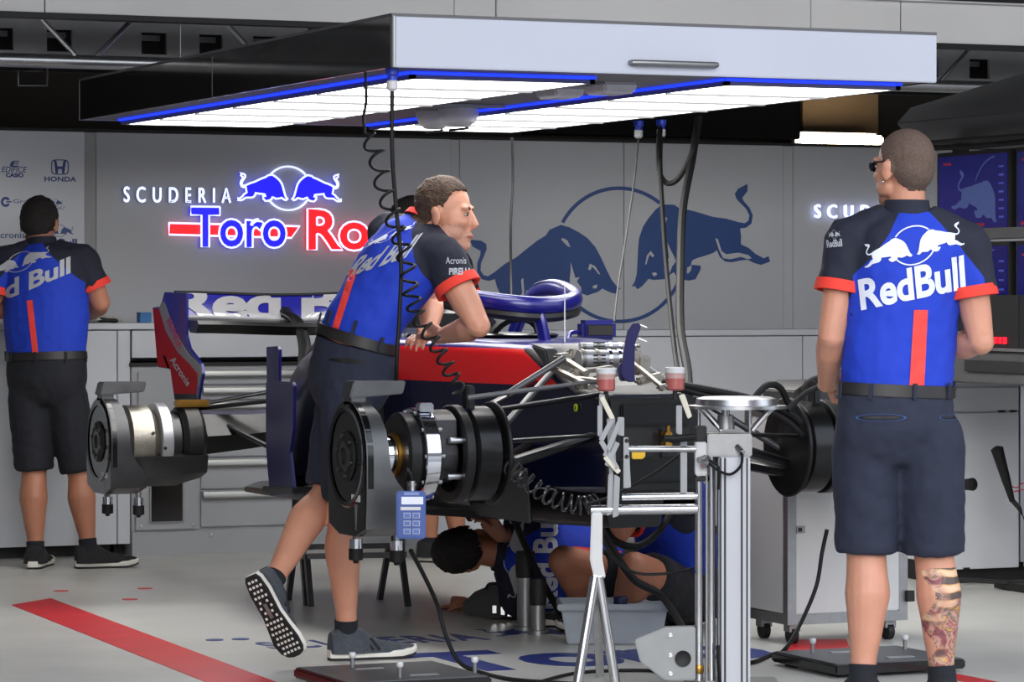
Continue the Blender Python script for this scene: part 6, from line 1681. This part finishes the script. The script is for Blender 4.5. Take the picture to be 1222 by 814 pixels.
# cables on the floor
def fcable(pts, r, label, m=None): 
    P = catmull(pts, 8); return solo(MB().tube(P, r, 8), 'loose_cable', m or M_cable, label, 'cable', 'cables lying around the car', loc=P[-1])
fcable([PD(490, 657, 11.0), PD(505, 685, 11.1), PD(522, 722, 11.2), PD(532, 758, 11.2), PD(548, 790, 11.2), PZ(575, 803, .008), PZ(620, 812, .008), PZ(720, 818, .008)], .0075, 'grey-black cable falling from the near wheel fixture onto the floor')
fcable([PD(987, 632, 11.8), PD(981, 660, 11.8), PD(974, 700, 11.75), PD(955, 745, 11.7), PZ(936, 776, .05), PZ(922, 781, .01), PZ(900, 790, .008), PZ(880, 792, .008)], .0075, 'black cable falling from the far wheel fixture past the equipment cart')
fcable([PZ(640, 815, .008), PZ(690, 803, .008), PZ(760, 800, .008), PZ(800, 803, .008)], .006, 'thin black cable lying on the floor between the stand legs')
fcable([PD(700, 600, 11.6), PD(722, 640, 11.9), PD(755, 690, 12.0), PD(790, 712, 12.05), PZ(820, 758, .012)], .014, 'thick black hose drooping beside the squatting mechanic\'s knee')
fcable([PD(716, 596, 12.1), PD(728, 640, 12.05), PD(760, 652, 12.05), PD(790, 630, 12.1), PD(806, 596, 12.2)], .013, 'thick black hose hanging in a loop under the front of the car')
fcable([PD(716, 640, 10.74), PD(735, 668, 10.85), PD(760, 684, 10.9), PD(800, 684, 10.9), PD(836, 676, 10.84)], .005, 'thin black wire sagging across the squatting mechanic\'s knees')
fcable([PD(606, 600, 12.5), PD(622, 640, 12.6), PD(645, 690, 12.7), PZ(676, 744, .02)], .013, 'black strap running down across the lying mechanic\'s shirt')
fcable([PD(700, 602, 11.0), PD(730, 592, 11.0), PD(780, 565, 11.0), PD(815, 540, 11.05)], .005, 'thin black hose stretched between the coiled hose and the column clamp')
# grey tub
t0 = PZ(733, 770); t0.z = 0
DTB = t0.x*ST+t0.y*CT; k_ = DTB/F_PX
tub = thing('plastic_tub', 'grey plastic tub with a wide rim on the floor behind the front stand', 'tub', t0)
M_tub = mat('tub_grey', rgb(140, 146, 154), .5)
def rect(wd, dp, z): return [t0+VR*x*wd/2+VF*(y*dp/2+.12)+VU*z for x, y in ((-1, -1), (1, -1), (1, 1), (-1, 1))]
MB().loft([rect(112*k_, .22, .002), rect(126*k_, .25, .125), rect(136*k_, .29, .128), rect(136*k_, .29, .150), rect(130*k_, .265, .150), rect(122*k_, .24, .13), rect(108*k_, .20, .012)]).build('shell', M_tub, tub, smooth=0, bevel=.004)
p = t0+VR*.025+VF*.06+VU*.012
cp = thing('blue_bottle', 'dark blue capped bottle standing inside the grey plastic tub', 'bottle', p)
MB().lathe([(0, 0), (.03, 0), (.03, .09), (.02, .11), (0, .11)], p, (0, 0, 1), 18).build('bottle_body', M_whitepl, cp)
MB().lathe([(0, .108), (.024, .108), (.026, .115), (.026, .155), (.022, .16), (0, .16)], p, (0, 0, 1), 18).build('cap', mat('navy_cap', rgb(16, 22, 60), .4), cp)
# jacks, mallet and black case on the floor under the car
for (px, py, h, r, label) in ((627, 752, .20, .032, 'tall grey cylinder jack with black top standing under the car'), (642, 757, .11, .028, 'short grey cylinder jack with black collar standing under the car')):
    p = PZ(px, py); o = thing('cylinder_jack', label, 'jack', p, 'cylinder jacks under the car')
    MB().cyl(p, p+Vector((0, 0, h)), r, n=20).build('cylinder', M_alu_d, o)
    MB().lathe([(0, -.001), (r*1.35, -.001), (r*1.35, .014), (r, .016)], p+Vector((0, 0, .001)), (0, 0, 1), 20).build('base', M_alu_d, o)
    MB().lathe([(0, h), (r*1.1, h), (r*1.2, h+.04), (r*1.1, h+.10), (0, h+.10)], p, (0, 0, 1), 18).build('rubber_top', M_black, o)
p = PZ(577, 741); Dm = p.x*ST+p.y*CT
bg_ = thing('tool_case', 'black soft tool case lying on the floor by the lying mechanic', 'case', p)
P = [PD(x, y, Dm) for x, y in ((551, 732), (553, 722), (566, 709), (585, 701), (612, 699), (614, 737), (590, 738), (560, 735))]; n = len(P)
MB().add(P+[v+VF*.12 for v in P], [tuple(range(n-1, -1, -1)), tuple(range(n, 2*n))]+[(i, (i+1) % n, n+(i+1) % n, n+i) for i in range(n)]).build('case_shell', M_black, bg_, smooth=0, bevel=.012)
MB().tube(catmull([PD(580, 703, Dm-.01), PD(584, 697, Dm), PD(596, 697, Dm), PD(600, 702, Dm-.01)], 4), .006, 6).build('handle', M_cable, bg_)
for (x, y) in ((590, 727), (600, 729), (608, 731)): MB().box(PD(x, y, Dm-.008), (.015, .02, .03), R).build('socket', M_steel, bg_)
p = PZ(575, 745-20); 
ml = thing('mallet', 'small mallet with a yellow head standing on the floor under the car', 'mallet', p)
MB().cyl(p+Vector((0, 0, .0)), p+Vector((0, 0, .065)), .017, n=14).build('head', mat('mallet_yellow', rgb(150, 128, 60), .5), ml)
MB().cyl(p+VR*.012+Vector((0, 0, .033)), p+VR*.14+Vector((0, 0, .036)), .009, n=10).build('handle', M_darksteel, ml)
p = PZ(672, 745)
sk = thing('socket_tray', 'shallow dark tray holding a few bright sockets beside the jacks', 'tray', p)
MB().box(p+Vector((0, .1, .012)), (.20, .12, .024), R).build('tray', M_plateb, sk, bevel=.004)
for k in range(4): MB().cyl(p+Vector((-.06+.04*k, .07, .024)), p+Vector((-.06+.04*k, .07, .045)), .013, n=12).build('socket', M_chrome, sk)
